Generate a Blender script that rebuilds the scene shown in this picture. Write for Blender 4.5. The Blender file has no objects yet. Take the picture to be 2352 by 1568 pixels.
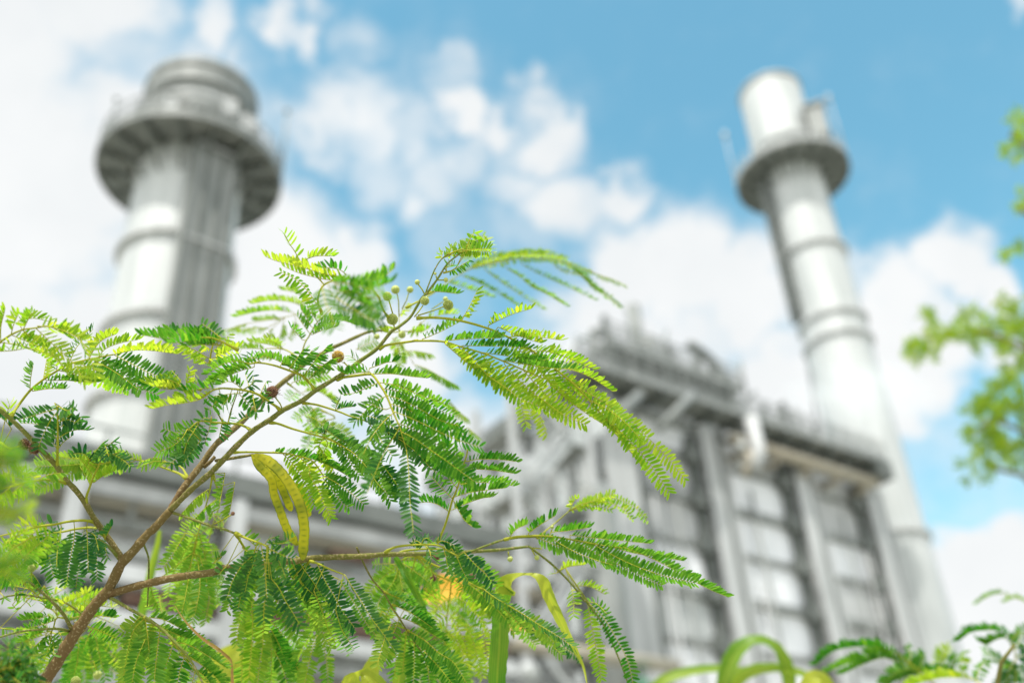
import bpy, math, random, re
import numpy as np
from mathutils import Vector, Matrix
R_ = math.radians
random.seed(7)
rng = random.Random(11)
scene = bpy.context.scene
col = scene.collection

# ------------------------------------------------------------------ camera
F, CX, CY = 2287.0, 1176.0, 784.0          # focal length and centre in photo units (photo taken as 2352 x 1568)
PITCH, ROLL = R_(32.42), R_(3.68)
EYE = Vector((0, 0, 1.6))
fwd = Vector((0, math.cos(PITCH), math.sin(PITCH)))
r0 = Vector((1, 0, 0)); u0 = r0.cross(fwd)
RIGHT = r0 * math.cos(ROLL) - u0 * math.sin(ROLL)
UP = r0 * math.sin(ROLL) + u0 * math.cos(ROLL)
def ray(x, y): return RIGHT * ((x - CX) / F) - UP * ((y - CY) / F) + fwd
def P(x, y, d): return EYE + ray(x, y) * d
def proj(p):
    v = Vector(p) - EYE; d = v.dot(fwd)
    return CX + F * v.dot(RIGHT) / d, CY - F * v.dot(UP) / d, d
cam_d = bpy.data.cameras.new('camera'); cam = bpy.data.objects.new('camera', cam_d); col.objects.link(cam)
scene.camera = cam
cam.matrix_world = Matrix(((RIGHT.x, UP.x, -fwd.x, EYE.x), (RIGHT.y, UP.y, -fwd.y, EYE.y), (RIGHT.z, UP.z, -fwd.z, EYE.z), (0, 0, 0, 1)))
cam_d.sensor_width = 36; cam_d.lens = 35.0; cam_d.clip_start = 0.05; cam_d.clip_end = 6000
cam_d.dof.use_dof = True; cam_d.dof.focus_distance = 1.0; cam_d.dof.aperture_fstop = 2.6; cam_d.dof.aperture_blades = 0

# ------------------------------------------------------------------ sky, sun, exposure
SUN = Vector((-0.175, -0.44, 0.88)).normalized()
w = bpy.data.worlds.new('World'); scene.world = w; w.use_nodes = True
nt = w.node_tree; nt.nodes.clear()
def N(t, **k):
    n = nt.nodes.new(t)
    for a, b in k.items(): setattr(n, a, b)
    return n
def LK(a, b): nt.links.new(a, b)
def math_node(op, a, b=None, clamp=False):
    n = N('ShaderNodeMath', operation=op, use_clamp=clamp)
    for i, v in enumerate((a, b)):
        if v is None: continue
        if isinstance(v, (int, float)): n.inputs[i].default_value = v
        else: LK(v, n.inputs[i])
    return n.outputs[0]
sky = N('ShaderNodeTexSky', sky_type='NISHITA', sun_disc=False)
sky.sun_elevation = math.asin(SUN.z); sky.sun_rotation = math.atan2(SUN.x, SUN.y)
sky.air_density = 1.0; sky.dust_density = 0.6; sky.ozone_density = 1.0
tc = N('ShaderNodeTexCoord')
tint = N('ShaderNodeMix', data_type='RGBA', blend_type='MULTIPLY'); tint.inputs[0].default_value = 1.0
LK(sky.outputs[0], tint.inputs[6]); tint.inputs[7].default_value = (0.88, 1.38, 1.12, 1)
bg_sky = N('ShaderNodeBackground'); LK(tint.outputs[2], bg_sky.inputs[0]); bg_sky.inputs[1].default_value = 0.121
def noise(scale, detail, rough, vec):
    n = N('ShaderNodeTexNoise'); n.inputs['Scale'].default_value = scale; n.inputs['Detail'].default_value = detail
    n.inputs['Roughness'].default_value = rough; LK(vec, n.inputs['Vector']); return n
nw = noise(9.0, 5, 0.6, tc.outputs['Generated'])
sub = N('ShaderNodeVectorMath', operation='SUBTRACT'); LK(nw.outputs['Color'], sub.inputs[0]); sub.inputs[1].default_value = (.5, .5, .5)
scl = N('ShaderNodeVectorMath', operation='SCALE'); LK(sub.outputs[0], scl.inputs[0]); scl.inputs['Scale'].default_value = 0.15
addv = N('ShaderNodeVectorMath', operation='ADD'); LK(tc.outputs['Generated'], addv.inputs[0]); LK(scl.outputs[0], addv.inputs[1])
BLOBS = [(-100,100,420,1),(60,450,430,1),(0,900,500,1),(300,900,450,1),(600,640,300,1),(800,560,120,.8),(840,490,70,.5),(700,800,330,1),
 (900,840,230,1),(1030,1050,230,1),(330,330,260,.9),(560,380,150,.8),(200,-50,230,1),(470,30,110,.75),(690,60,100,1),(700,130,70,.8),(560,130,90,.5),(620,230,110,.5),
 (780,260,140,.62),(880,280,150,.62),(960,320,120,.55),(1020,140,80,.42),(1070,275,85,.85),(1140,290,85,.75),(1225,220,95,.75),(1280,300,115,.75),(1200,290,150,.45),(1340,340,70,.45),
 (1000,400,130,.45),(1100,370,110,.5),(1200,420,120,.55),(1300,490,150,.75),(1430,470,90,.75),(1450,395,70,.55),(940,470,70,.55),(850,90,90,.3),(1000,560,120,.3),(1200,560,150,.35),(870,380,120,.45),(700,300,120,.6),(760,200,70,.4),(300,80,200,.5),(400,140,160,.55),(1030,200,90,.4),(1370,560,120,.45),
 (1450,640,150,1),(1570,630,170,1),(1720,690,200,1),(1420,820,260,1),(1560,900,300,1),(1850,900,240,1),(1950,1000,150,1),(2060,700,150,1),(2170,610,125,1),(2250,650,100,1),
 (2100,800,190,1),(2130,930,130,1),(1990,1080,120,.9),(2300,800,110,.7),(2200,1300,150,1),(2340,1280,130,1),(2260,1450,290,1),(2120,1290,100,.8),(1300,1250,450,1),(500,1300,700,1),(1700,1450,600,1),(2330,10,60,.5),(2190,1100,40,.5),
 (1150,450,420,.22),(2150,1080,260,.33),(2300,1150,200,.3),(1000,330,300,.25),(500,250,300,.4),(-900,300,700,1),(3300,900,500,.9),(3000,-300,300,.7),(500,-900,500,.8),(1700,-1300,500,.6)]
acc = None
for bx_, by_, br_, bs_ in BLOBS:
    c = ray(bx_, by_).normalized(); rad = br_ / F * (1 / ray(bx_, by_).length) * 1.15
    dn = N('ShaderNodeVectorMath', operation='DISTANCE'); LK(addv.outputs[0], dn.inputs[0]); dn.inputs[1].default_value = c
    mr = N('ShaderNodeMapRange', interpolation_type='SMOOTHSTEP'); LK(dn.outputs['Value'], mr.inputs[0])
    mr.inputs[1].default_value = rad; mr.inputs[2].default_value = rad * 0.15; mr.inputs[3].default_value = 0; mr.inputs[4].default_value = bs_
    acc = mr.outputs[0] if acc is None else math_node('MAXIMUM', acc, mr.outputs[0])
fill_acc = None  # clouds out of view, added and brightened to lift the ambient light
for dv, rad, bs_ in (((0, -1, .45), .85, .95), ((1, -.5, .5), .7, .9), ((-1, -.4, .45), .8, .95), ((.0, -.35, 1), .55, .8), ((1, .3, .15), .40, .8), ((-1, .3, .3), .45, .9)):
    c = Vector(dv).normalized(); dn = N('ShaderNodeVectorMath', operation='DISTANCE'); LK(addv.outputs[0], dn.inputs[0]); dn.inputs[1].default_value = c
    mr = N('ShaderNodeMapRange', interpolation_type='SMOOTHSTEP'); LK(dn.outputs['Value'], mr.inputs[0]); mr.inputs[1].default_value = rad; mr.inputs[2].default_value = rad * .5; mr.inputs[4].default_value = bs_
    acc = math_node('MAXIMUM', acc, mr.outputs[0]); fill_acc = mr.outputs[0] if fill_acc is None else math_node('MAXIMUM', fill_acc, mr.outputs[0])
# noise for the clouds, the unseen fill clouds included
ng = noise(2.2, 6, 0.6, tc.outputs['Generated'])
nf = noise(13, 9, 0.66, tc.outputs['Generated'])
dens = math_node('ADD', acc, math_node('MULTIPLY', math_node('SUBTRACT', nf.outputs[0], .5), 0.7))
mr = N('ShaderNodeMapRange', interpolation_type='SMOOTHSTEP'); LK(dens, mr.inputs[0]); mr.inputs[1].default_value = -0.02; mr.inputs[2].default_value = 0.82
cover = mr.outputs[0]
nshade = noise(4.0, 7, 0.6, tc.outputs['Generated'])
cr = N('ShaderNodeMix', data_type='RGBA'); LK(nshade.outputs[0], cr.inputs[0]); cr.inputs[6].default_value = (.72, .77, .80, 1); cr.inputs[7].default_value = (1.06, 1.06, 1.05, 1)
bg_cl = N('ShaderNodeBackground'); LK(cr.outputs[2], bg_cl.inputs[0]); LK(math_node('ADD', math_node('MULTIPLY', fill_acc, 0.42), 0.53), bg_cl.inputs[1])
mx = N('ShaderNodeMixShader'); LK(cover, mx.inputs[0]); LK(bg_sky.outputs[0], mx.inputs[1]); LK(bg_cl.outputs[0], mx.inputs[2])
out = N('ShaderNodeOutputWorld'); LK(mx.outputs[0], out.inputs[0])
sl = bpy.data.lights.new('sun', 'SUN'); sl.energy = 2.6; sl.angle = R_(0.5); sl.color = (1, .965, .90)
so = bpy.data.objects.new('sun', sl); col.objects.link(so); so.location = (0, 0, 60)
so.rotation_euler = SUN.to_track_quat('Z', 'Y').to_euler()
vs = scene.view_settings; vs.view_transform = 'Standard'; vs.look = 'None'; vs.exposure = 0.95; vs.gamma = 1.0; vs.use_curve_mapping = False
scene.cycles.max_bounces = 8; scene.cycles.diffuse_bounces = 4; scene.cycles.transmission_bounces = 6; scene.cycles.transparent_max_bounces = 8

# ------------------------------------------------------------------ materials
def mat(name, c1, c2=None, rough=.6, metal=0, nscale=4.0, bump=0, bscale=30, attr=None, trans=None, spec=.5, coord='Object', stretch=None):
    m = bpy.data.materials.new(name); m.use_nodes = True; t = m.node_tree; t.nodes.clear()
    n = lambda ty: t.nodes.new(ty)
    o = n('ShaderNodeOutputMaterial'); b = n('ShaderNodeBsdfPrincipled')
    b.inputs['Roughness'].default_value = rough; b.inputs['Metallic'].default_value = metal; b.inputs['Specular IOR Level'].default_value = spec
    cd = n('ShaderNodeTexCoord'); vec = cd.outputs[coord]
    if stretch:
        mp = n('ShaderNodeMapping'); mp.inputs['Scale'].default_value = stretch; t.links.new(vec, mp.inputs[0]); vec = mp.outputs[0]
    c2 = c2 or c1
    mix = n('ShaderNodeMix'); mix.data_type = 'RGBA'; mix.inputs[6].default_value = (*c1, 1); mix.inputs[7].default_value = (*c2, 1)
    nz = n('ShaderNodeTexNoise'); nz.inputs['Scale'].default_value = nscale; nz.inputs['Detail'].default_value = 6; nz.inputs['Roughness'].default_value = .65; t.links.new(vec, nz.inputs['Vector'])
    if attr:
        at = n('ShaderNodeAttribute'); at.attribute_name = attr
        ad = n('ShaderNodeMath'); ad.operation = 'MULTIPLY_ADD'; t.links.new(nz.outputs[0], ad.inputs[0]); ad.inputs[1].default_value = .35
        sb = n('ShaderNodeMath'); sb.operation = 'SUBTRACT'; t.links.new(at.outputs['Fac'], sb.inputs[0]); sb.inputs[1].default_value = .17
        t.links.new(sb.outputs[0], ad.inputs[2]); ad.use_clamp = True; fac = ad.outputs[0]
        if name == 'bark':      # lenticels and scars
            vo = n('ShaderNodeTexNoise'); vo.inputs['Scale'].default_value = 420; vo.inputs['Detail'].default_value = 3; t.links.new(vec, vo.inputs['Vector'])
            mm = n('ShaderNodeMapRange'); t.links.new(vo.outputs[0], mm.inputs[0]); mm.inputs[1].default_value = .56; mm.inputs[2].default_value = .66; lent = mm.outputs[0]
    else:
        mrr = n('ShaderNodeMapRange'); t.links.new(nz.outputs[0], mrr.inputs[0]); mrr.inputs[1].default_value = .35; mrr.inputs[2].default_value = .65; fac = mrr.outputs[0]
    t.links.new(fac, mix.inputs[0]); cout = mix.outputs[2]
    if name == 'bark':
        m3 = n('ShaderNodeMix'); m3.data_type = 'RGBA'; t.links.new(lent, m3.inputs[0]); t.links.new(cout, m3.inputs[6]); m3.inputs[7].default_value = (.34, .26, .14, 1); cout = m3.outputs[2]
    t.links.new(cout, b.inputs['Base Color'])
    if bump:
        bn = n('ShaderNodeTexNoise'); bn.inputs['Scale'].default_value = bscale; bn.inputs['Detail'].default_value = 5; t.links.new(vec, bn.inputs['Vector'])
        bp = n('ShaderNodeBump'); bp.inputs['Strength'].default_value = bump; bp.inputs['Distance'].default_value = .2 / bscale; t.links.new(bn.outputs[0], bp.inputs['Height']); t.links.new(bp.outputs[0], b.inputs['Normal'])
    if trans:
        tr = n('ShaderNodeBsdfTranslucent'); ms = n('ShaderNodeMixShader'); ms.inputs[0].default_value = trans[1]
        tm = n('ShaderNodeMix'); tm.data_type = 'RGBA'; tm.inputs[6].default_value = (*trans[0], 1); tm.inputs[7].default_value = (*trans[2], 1)
        t.links.new(fac, tm.inputs[0]); t.links.new(tm.outputs[2], tr.inputs[0])
        t.links.new(b.outputs[0], ms.inputs[1]); t.links.new(tr.outputs[0], ms.inputs[2]); t.links.new(ms.outputs[0], o.inputs[0])
    else: t.links.new(b.outputs[0], o.inputs[0])
    return m
M = {}
M['leaf_y'] = mat('young_backlit_leaf', (.12, .28, .015), (.42, .52, .05), .5, attr='tone', spec=.22, trans=((.27, .58, .012), .58, (.84, .86, .05)), nscale=60)  # base colours mix leaf age with painted light: backlit ones brighter, shaded ones darker
M['leaf_g'] = mat('mid_green_leaf', (.010, .080, .008), (.16, .33, .04), .5, attr='tone', spec=.22, trans=((.055, .34, .012), .54, (.40, .70, .035)), nscale=60)
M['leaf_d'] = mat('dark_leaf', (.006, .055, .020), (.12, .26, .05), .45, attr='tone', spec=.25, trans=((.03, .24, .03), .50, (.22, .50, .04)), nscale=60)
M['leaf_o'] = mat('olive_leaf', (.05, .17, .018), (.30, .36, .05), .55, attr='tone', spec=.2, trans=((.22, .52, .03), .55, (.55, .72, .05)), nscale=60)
M['axis'] = mat('leaf_stalk', (.34, .39, .035), (.55, .49, .055), .7, attr='tone', spec=.15, nscale=40, trans=((.5, .6, .08), .25, (.6, .6, .1)))
M['bark'] = mat('bark', (.17, .22, .035), (.17, .105, .045), .8, attr='tone', nscale=120, bump=1.0, bscale=260, spec=.2)
M['bud'] = mat('bud', (.26, .34, .05), (.52, .55, .16), .6, nscale=200, bump=.8, bscale=600)
M['gold'] = mat('dry_gold', (.30, .16, .02), (.62, .42, .08), .8, nscale=300)
M['brown'] = mat('dry_brown', (.12, .05, .03), (.32, .17, .10), .9, nscale=300)
M['fil'] = mat('filament', (.75, .68, .5), (.8, .75, .6), .8)
M['pod'] = mat('pod', (.14, .22, .015), (.60, .56, .03), .42, attr='tone', nscale=80, trans=((.3, .38, .01), .5, (.95, .88, .03)))
M['blade'] = mat('grass_blade', (.06, .20, .015), (.42, .45, .05), .45, attr='tone', nscale=20, trans=((.10, .38, .01), .5, (.62, .65, .04)))
M['strw'] = mat('straw', (.38, .20, .06), (.55, .38, .10), .7, nscale=100)
M['orange'] = mat('withered_leaf', (.62, .27, .02), (.75, .42, .03), .7, nscale=8, trans=((.8, .4, .02), .4, (.8, .5, .05)))
M['white'] = mat('white_paint', (.40, .425, .42), (.57, .585, .58), .5, nscale=1.3, stretch=(1, 1, .07))
M['grey'] = mat('grey_steel', (.17, .185, .175), (.28, .292, .28), .55, nscale=1.2, stretch=(1, 1, .3))
M['lgrey'] = mat('light_grey_steel', (.34, .35, .345), (.52, .53, .53), .5, nscale=1.2, stretch=(1, 1, .15))
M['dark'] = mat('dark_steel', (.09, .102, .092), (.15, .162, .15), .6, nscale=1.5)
M['panel'] = mat('wall_panel', (.60, .62, .63), (.82, .83, .86), .5, nscale=.9, stretch=(1, 1, .15))
M['tan'] = mat('tan_paint', (.33, .29, .22), (.44, .40, .32), .6, nscale=1)
M['rust'] = mat('rusty_steel', (.16, .08, .055), (.26, .17, .13), .7, nscale=2)
M['grass_green'] = mat('green_paint', (.04, .14, .08), (.08, .20, .12), .6, nscale=1)
M['ground'] = mat('gravel_ground', (.34, .32, .28), (.26, .27, .20), .9, nscale=.3)

# ------------------------------------------------------------------ mesh helpers
class MB:
    def __init__(s): s.v = []; s.f = []; s.m = []; s.t = []
    def add(s, vs, fs, tone=.5, mi=0):
        o = len(s.v); s.v += [tuple(v) for v in vs]; s.f += [tuple(o + i for i in f) for f in fs]; s.m += [mi] * len(fs)
        s.t += list(tone) if isinstance(tone, (list, tuple)) else [tone] * len(vs)
    def tube(s, pts, rad, sides=6, tone=.5, mi=0, cap=True):
        pts = [Vector(p) for p in pts]; n = len(pts)
        if n < 2: return
        rad = list(rad) if isinstance(rad, (list, tuple)) else [rad] * n
        tone = list(tone) if isinstance(tone, (list, tuple)) else [tone] * n
        ref = None; vs = []; tt = []
        for i in range(n):
            t = (pts[min(i + 1, n - 1)] - pts[max(i - 1, 0)]).normalized()
            if ref is None: ref = t.orthogonal().normalized()
            a = (ref - t * ref.dot(t)).normalized(); ref = a; b = t.cross(a)
            for k in range(sides):
                an = 2 * math.pi * k / sides; vs.append(pts[i] + (a * math.cos(an) + b * math.sin(an)) * rad[i]); tt.append(tone[i])
        fs = [(i * sides + k, i * sides + (k + 1) % sides, (i + 1) * sides + (k + 1) % sides, (i + 1) * sides + k) for i in range(n - 1) for k in range(sides)]
        if cap: fs += [tuple(range(sides))[::-1], tuple((n - 1) * sides + k for k in range(sides))]
        s.add(vs, fs, tt, mi)
    def box(s, o, a, b, c, mi=0, tone=.5):     # corner o, edge vectors a, b, c
        o, a, b, c = map(Vector, (o, a, b, c))
        vs = [o, o + a, o + a + b, o + b, o + c, o + a + c, o + a + b + c, o + b + c]
        s.add(vs, [(0, 3, 2, 1), (4, 5, 6, 7), (0, 1, 5, 4), (1, 2, 6, 5), (2, 3, 7, 6), (3, 0, 4, 7)], tone, mi)
    def lathe(s, c, prof, sides=48, mi=0, a0=0, a1=2 * math.pi):   # prof: (r, z) closed or open
        full = abs(a1 - a0 - 2 * math.pi) < 1e-6; n = sides if full else sides + 1; vs = []; k = len(prof)
        for i in range(n):
            an = a0 + (a1 - a0) * i / sides
            for r, z in prof: vs.append((c[0] + r * math.cos(an), c[1] + r * math.sin(an), z))
        fs = [(i * k + j, ((i + 1) % n) * k + j, ((i + 1) % n) * k + j + 1, i * k + j + 1) for i in range(sides) for j in range(k - 1)]
        s.add(vs, fs, .5, mi)
    def sphere(s, c, r, seg=12, rings=8, mi=0, tone=.5):
        vs = []; fs = []
        for i in range(1, rings):
            ph = math.pi * i / rings
            for k in range(seg):
                th = 2 * math.pi * k / seg; vs.append(Vector(c) + Vector((math.sin(ph) * math.cos(th), math.sin(ph) * math.sin(th), math.cos(ph))) * r)
        top = len(vs); vs.append(Vector(c) + Vector((0, 0, r))); vs.append(Vector(c) - Vector((0, 0, r)))
        for i in range(rings - 2):
            for k in range(seg): fs.append((i * seg + k, (i + 1) * seg + k, (i + 1) * seg + (k + 1) % seg, i * seg + (k + 1) % seg))
        for k in range(seg): fs.append((top, k, (k + 1) % seg)); fs.append((top + 1, (rings - 2) * seg + (k + 1) % seg, (rings - 2) * seg + k))
        s.add(vs, fs, tone, mi)
    def build(s, name, mats, parent=None, smooth=True, origin=None):
        me = bpy.data.meshes.new(name); org = Vector(origin) if origin is not None else Vector((0, 0, 0))
        me.from_pydata([(v[0] - org.x, v[1] - org.y, v[2] - org.z) for v in s.v], [], s.f)
        for m_ in (mats if isinstance(mats, (list, tuple)) else [mats]): me.materials.append(M[m_])
        me.polygons.foreach_set('material_index', s.m)
        me.polygons.foreach_set('use_smooth', [smooth] * len(s.f))
        at = me.attributes.new('tone', 'FLOAT', 'POINT'); at.data.foreach_set('value', s.t)
        me.update()
        o = bpy.data.objects.new(name, me); col.objects.link(o)
        if parent is not None:
            o.parent = parent; o.location = org - world_loc(parent)
        else: o.location = org
        return o
def world_loc(o):
    p = Vector((0, 0, 0))
    while o is not None: p += o.location; o = o.parent
    return p
def empty(name, loc, label, cat, group=None):
    o = bpy.data.objects.new(name, None); col.objects.link(o); o.location = loc; o.empty_display_size = .2
    o['label'] = label; o['category'] = cat
    if group: o['group'] = group
    o['kind'] = 'thing'
    return o
def tag(o, label, cat, group=None):
    o['label'] = label; o['category'] = cat; o['kind'] = 'thing'
    if group: o['group'] = group
    return o
def smooth_path(pts, step):
    """Catmull-Rom through pts, resampled to about `step` spacing"""
    pts = [np.array(p, float) for p in pts]
    if len(pts) == 2: dense = [pts[0] + (pts[1] - pts[0]) * i / 20 for i in range(21)]
    else:
        q = [2 * pts[0] - pts[1]] + pts + [2 * pts[-1] - pts[-2]]; dense = []
        for i in range(1, len(q) - 2):
            for k in range(14):
                t = k / 14; dense.append(.5 * (2 * q[i] + (q[i + 1] - q[i - 1]) * t + (2 * q[i - 1] - 5 * q[i] + 4 * q[i + 1] - q[i + 2]) * t * t + (3 * q[i] - q[i - 1] - 3 * q[i + 1] + q[i + 2]) * t ** 3))
        dense.append(pts[-1])
    L = [0]
    for i in range(1, len(dense)): L.append(L[-1] + np.linalg.norm(dense[i][:2] - dense[i - 1][:2]))
    n = max(2, int(round(L[-1] / step)) + 1); out = []; j = 0
    for k in range(n):
        s_ = L[-1] * k / (n - 1)
        while j < len(L) - 2 and L[j + 1] < s_: j += 1
        t = (s_ - L[j]) / max(1e-9, L[j + 1] - L[j]); out.append(dense[j] * (1 - t) + dense[j + 1] * t)
    return out
# ------------------------------------------------------------------ ground
g = MB(); g.add([(-1500, -1500, 0), (1500, -1500, 0), (1500, 1500, 0), (-1500, 1500, 0)], [(0, 1, 2, 3)])
go = g.build('ground', 'ground', smooth=False); go['kind'] = 'structure'
rd = MB(); rd.add([(-120, 12, .004), (120, 12, .004), (120, 19, .004), (-120, 19, .004)], [(0, 1, 2, 3)])
ro = rd.build('road', 'dark', smooth=False); ro['kind'] = 'structure'

def z_at(X, Y, ypix):
    lo, hi = -5, 150
    for _ in range(50):
        m_ = (lo + hi) / 2
        if proj((X, Y, m_))[1] > ypix: lo = m_
        else: hi = m_
    return lo
def ring_prof(r0_, r1_, z0, z1): return [(r0_, z0), (r1_, z0), (r1_, z1), (r0_, z1), (r0_, z0)]
def chimney(px, r, label, cap, rings, plat, strip, extra):
    b = P(*px); X, Y = b.x, b.y
    t = empty('chimney', (X, Y, 0), label, 'chimney')
    zc0, zc1, rc = z_at(X, Y, cap[0]), z_at(X, Y, cap[1]), cap[2]
    m = MB(); m.lathe((X, Y), [(r, 0), (r, zc0)], 72); m.build('shaft', 'white', t)
    m = MB(); m.lathe((X, Y), [(r, zc0), (rc, zc0), (rc, zc1), (rc + .08, zc1), (rc + .08, zc1 + .25), (rc - .3, zc1 + .25), (rc - .3, zc0 - .5)], 72); m.build('chimney_cap', extra.get('cap', 'white'), t, smooth=False)
    m = MB(); m.lathe((X, Y), ring_prof(rc, rc + .12, zc1 - .25, zc1 + .1), 72); m.build('rim', 'grey', t, smooth=False)
    for y_, th_, pr in rings:
        z = z_at(X, Y, y_); m = MB(); m.lathe((X, Y), ring_prof(r - .01, r + pr, z, z + th_), 72); m.build('stiffener_ring', 'lgrey', t, smooth=False)
    for (yp, rp, hh, a0, a1) in plat:
        z = z_at(X, Y, yp); m = MB()
        m.lathe((X, Y), ring_prof(r + .02, rp, z - .12, z), 60, a0=a0, a1=a1)
        m.lathe((X, Y), ring_prof(rp - .1, rp, z - .3, z - .125), 60, a0=a0, a1=a1)
        pl = m.build('platform', extra.get('plat', 'grey'), t, smooth=False)
        for k in range(16):
            an = a0 + (a1 - a0) * (k + .5) / 16; d_ = Vector((math.cos(an), math.sin(an), 0)); n_ = Vector((-d_.y, d_.x, 0)) * .16
            m = MB(); m.box(Vector((X, Y, z - .45)) + d_ * (r + .02) - n_ / 2, d_ * (rp - r - .15), n_, Vector((0, 0, .32))); 
            m.tube([Vector((X, Y, z - 2.0)) + d_ * (r + .02), Vector((X, Y, z - .4)) + d_ * (rp - .4)], .09, 6); m.build('bracket', 'dark', pl, smooth=False)
        m = MB(); n = 40
        for i in range(n + 1):
            an = a0 + (a1 - a0) * i / n; p = Vector((X + (rp - .06) * math.cos(an), Y + (rp - .06) * math.sin(an), z)); m.tube([p, p + Vector((0, 0, hh))], .05, 5)
        for q in (.45, 1.0):
            pts = [(X + (rp - .06) * math.cos(a0 + (a1 - a0) * i / 60), Y + (rp - .06) * math.sin(a0 + (a1 - a0) * i / 60), z + hh * q) for i in range(61)]
            m.tube(pts, .04, 5)
        m.lathe((X, Y), ring_prof(rp - .02, rp + .02, z, z + .18), 60, a0=a0, a1=a1)
        m.build('railing', extra.get('rail', 'lgrey'), t, smooth=False)
    # cable caisson / ladder strip
    sa, sw, sd, ztop, mname, nm = strip
    dc = Vector((EYE.x - X, EYE.y - Y, 0)).normalized(); dc = Matrix.Rotation(sa, 3, 'Z') @ dc; side = Vector((-dc.y, dc.x, 0))
    zt = z_at(X, Y, ztop); z0 = 0 if nm == 'cable_duct' else z_at(X, Y, extra['ladder_bottom'])
    m = MB(); rr = r - .05
    if nm == 'cable_duct':
        m.box(Vector((X, Y, 0)) + dc * rr - side * sw / 2, side * sw, dc * sd, Vector((0, 0, zt)))
        st = m.build(nm, mname, t, smooth=False)
        m = MB(); k = 0
        for q in (-.5, -.18, .16, .46):
            m.box(Vector((X, Y, 0)) + dc * (rr + sd) + side * (sw * q - .05), side * .12, dc * .15, Vector((0, 0, zt)))
        m.build('cable_tray', 'dark', st, smooth=False)
        for z in np.arange(2, zt, 6.0):
            m = MB(); m.box(Vector((X, Y, z)) + dc * (rr + sd + .15) - side * sw * .45, side * sw * .9, dc * .08, Vector((0, 0, .12))); m.build('cleat', 'lgrey', st, smooth=False)
    else:
        for q in (-1, 1): m.tube([Vector((X, Y, z0)) + dc * (rr + .45) + side * sw / 2 * q, Vector((X, Y, zt)) + dc * (rr + .45) + side * sw / 2 * q], .08, 6)
        for z in np.arange(z0, zt, .45): m.tube([Vector((X, Y, z)) + dc * (rr + .45) - side * sw / 2, Vector((X, Y, z)) + dc * (rr + .45) + side * sw / 2], .03, 4)
        for z in np.arange(z0, zt, 2.5): m.box(Vector((X, Y, z)) + dc * rr - side * .1, side * .2, dc * .45, Vector((0, 0, .12)))
        m.box(Vector((X, Y, z0)) + dc * rr - side * (sw / 2 + .75), side * .6, dc * .45, Vector((0, 0, zt - z0)))
        ld = m.build('ladder', 'dark', t, smooth=False)
        m = MB()
        for z in np.arange(z0 + 1, zt, 1.0):
            m.tube([Vector((X, Y, z)) + dc * (rr + .45 + .75 * math.sin(a)) + side * .45 * math.cos(a) for a in np.linspace(0, math.pi, 9)], .04, 4)
        for q in (.25, .5, .75): a = math.pi * q; m.tube([Vector((X, Y, z0 + 1)) + dc * (rr + .45 + .75 * math.sin(a)) + side * .45 * math.cos(a), Vector((X, Y, zt)) + dc * (rr + .45 + .75 * math.sin(a)) + side * .45 * math.cos(a)], .04, 4)
        m.build('safety_cage', 'grey', ld, smooth=False)
    return t, X, Y
# left chimney: wide, with cable duct facing the viewer
tl, XL, YL = chimney((420.6, 509.6, 52), 2.68, 'wide grey chimney on the left with a big round gallery and a dark cable duct', (268, 232, 3.0),
        [(610, .35, .28), (790, .35, .28), (960, .35, .28), (300, .3, .2), (440, .3, .12)], [(402, 4.8, 1.3, 0, 2 * math.pi), (330, 3.35, 1.2, 0, 2 * math.pi)],
        (R_(20), 2.3, .75, 420, 'grey', 'cable_duct'), {'cap': 'grey', 'rail': 'grey', 'plat': 'grey'})  # cap coloured grey to stand for the shade at the top
m = MB()
for (dx, y_) in ((-1.9, 350), (-.6, 318), (1.0, 322), (2.1, 352)):
    z = z_at(XL, YL, y_); d_ = Vector((EYE.x - XL, EYE.y - YL, 0)).normalized(); s_ = Vector((-d_.y, d_.x, 0))
    m = MB(); m.box(Vector((XL, YL, z - .6)) + d_ * 2.75 + s_ * dx, s_ * .8, d_ * .5, Vector((0, 0, 1.1))); m.build('junction_box', 'lgrey', tl, smooth=False)
for s_, hh in ((-1, 6.0), (1, 4.5)):
    z = z_at(XL, YL, 402); q = Vector((XL, YL, z)) + RIGHT * 4.9 * s_; q.z = z
    m = MB(); m.tube([q, q + Vector((0, 0, hh))], .06, 6); m.sphere(q + Vector((0, 0, hh)), .16, 8, 6); m.build('lightning_rod', 'grey', tl)
# right chimney
tr_, XR, YR = chimney((1848, 510, 90), 2.62, 'slim white chimney on the right with a caged ladder and a small gallery', (352, 218, 2.95),
        [(596, .45, .3), (752, .4, .28), (800, .4, .28), (1250, .4, .25), (380, .3, .3)], [(408, 5.2, 1.3, 0, 2 * math.pi)],
        (R_(-52), 1.1, .5, 420, 'dark', 'ladder'), {'ladder_bottom': 735, 'plat': 'grey'})
z = z_at(XR, YR, 330); d_ = Vector((EYE.x - XR, EYE.y - YR, 0)).normalized(); s_ = Vector((-d_.y, d_.x, 0))
m = MB(); m.box(Vector((XR, YR, z - 2.6)) + d_ * 1.2 + s_ * 2.6, s_ * 1.6, d_ * 1.6, Vector((0, 0, 3.6))); m.box(Vector((XR, YR, z + 1.0)) + d_ * 1.1 + s_ * 2.4, s_ * 2.0, d_ * 1.9, Vector((0, 0, .3))); m.build('instrument_cabinet', 'grey', tr_, smooth=False)
for k, (sg, hh) in enumerate(((-1, 8.0), (1, 8.5))):
    zz = z_at(XR, YR, 408); q = Vector((XR, YR, zz)) + s_ * 5.1 * sg
    m = MB(); m.tube([q, q + Vector((0, 0, hh))], .07, 6); m.tube([q + Vector((0, 0, hh - .8)), q + Vector((0, 0, hh))], .2, 8); m.build('lightning_rod', 'lgrey', tr_)

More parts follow.
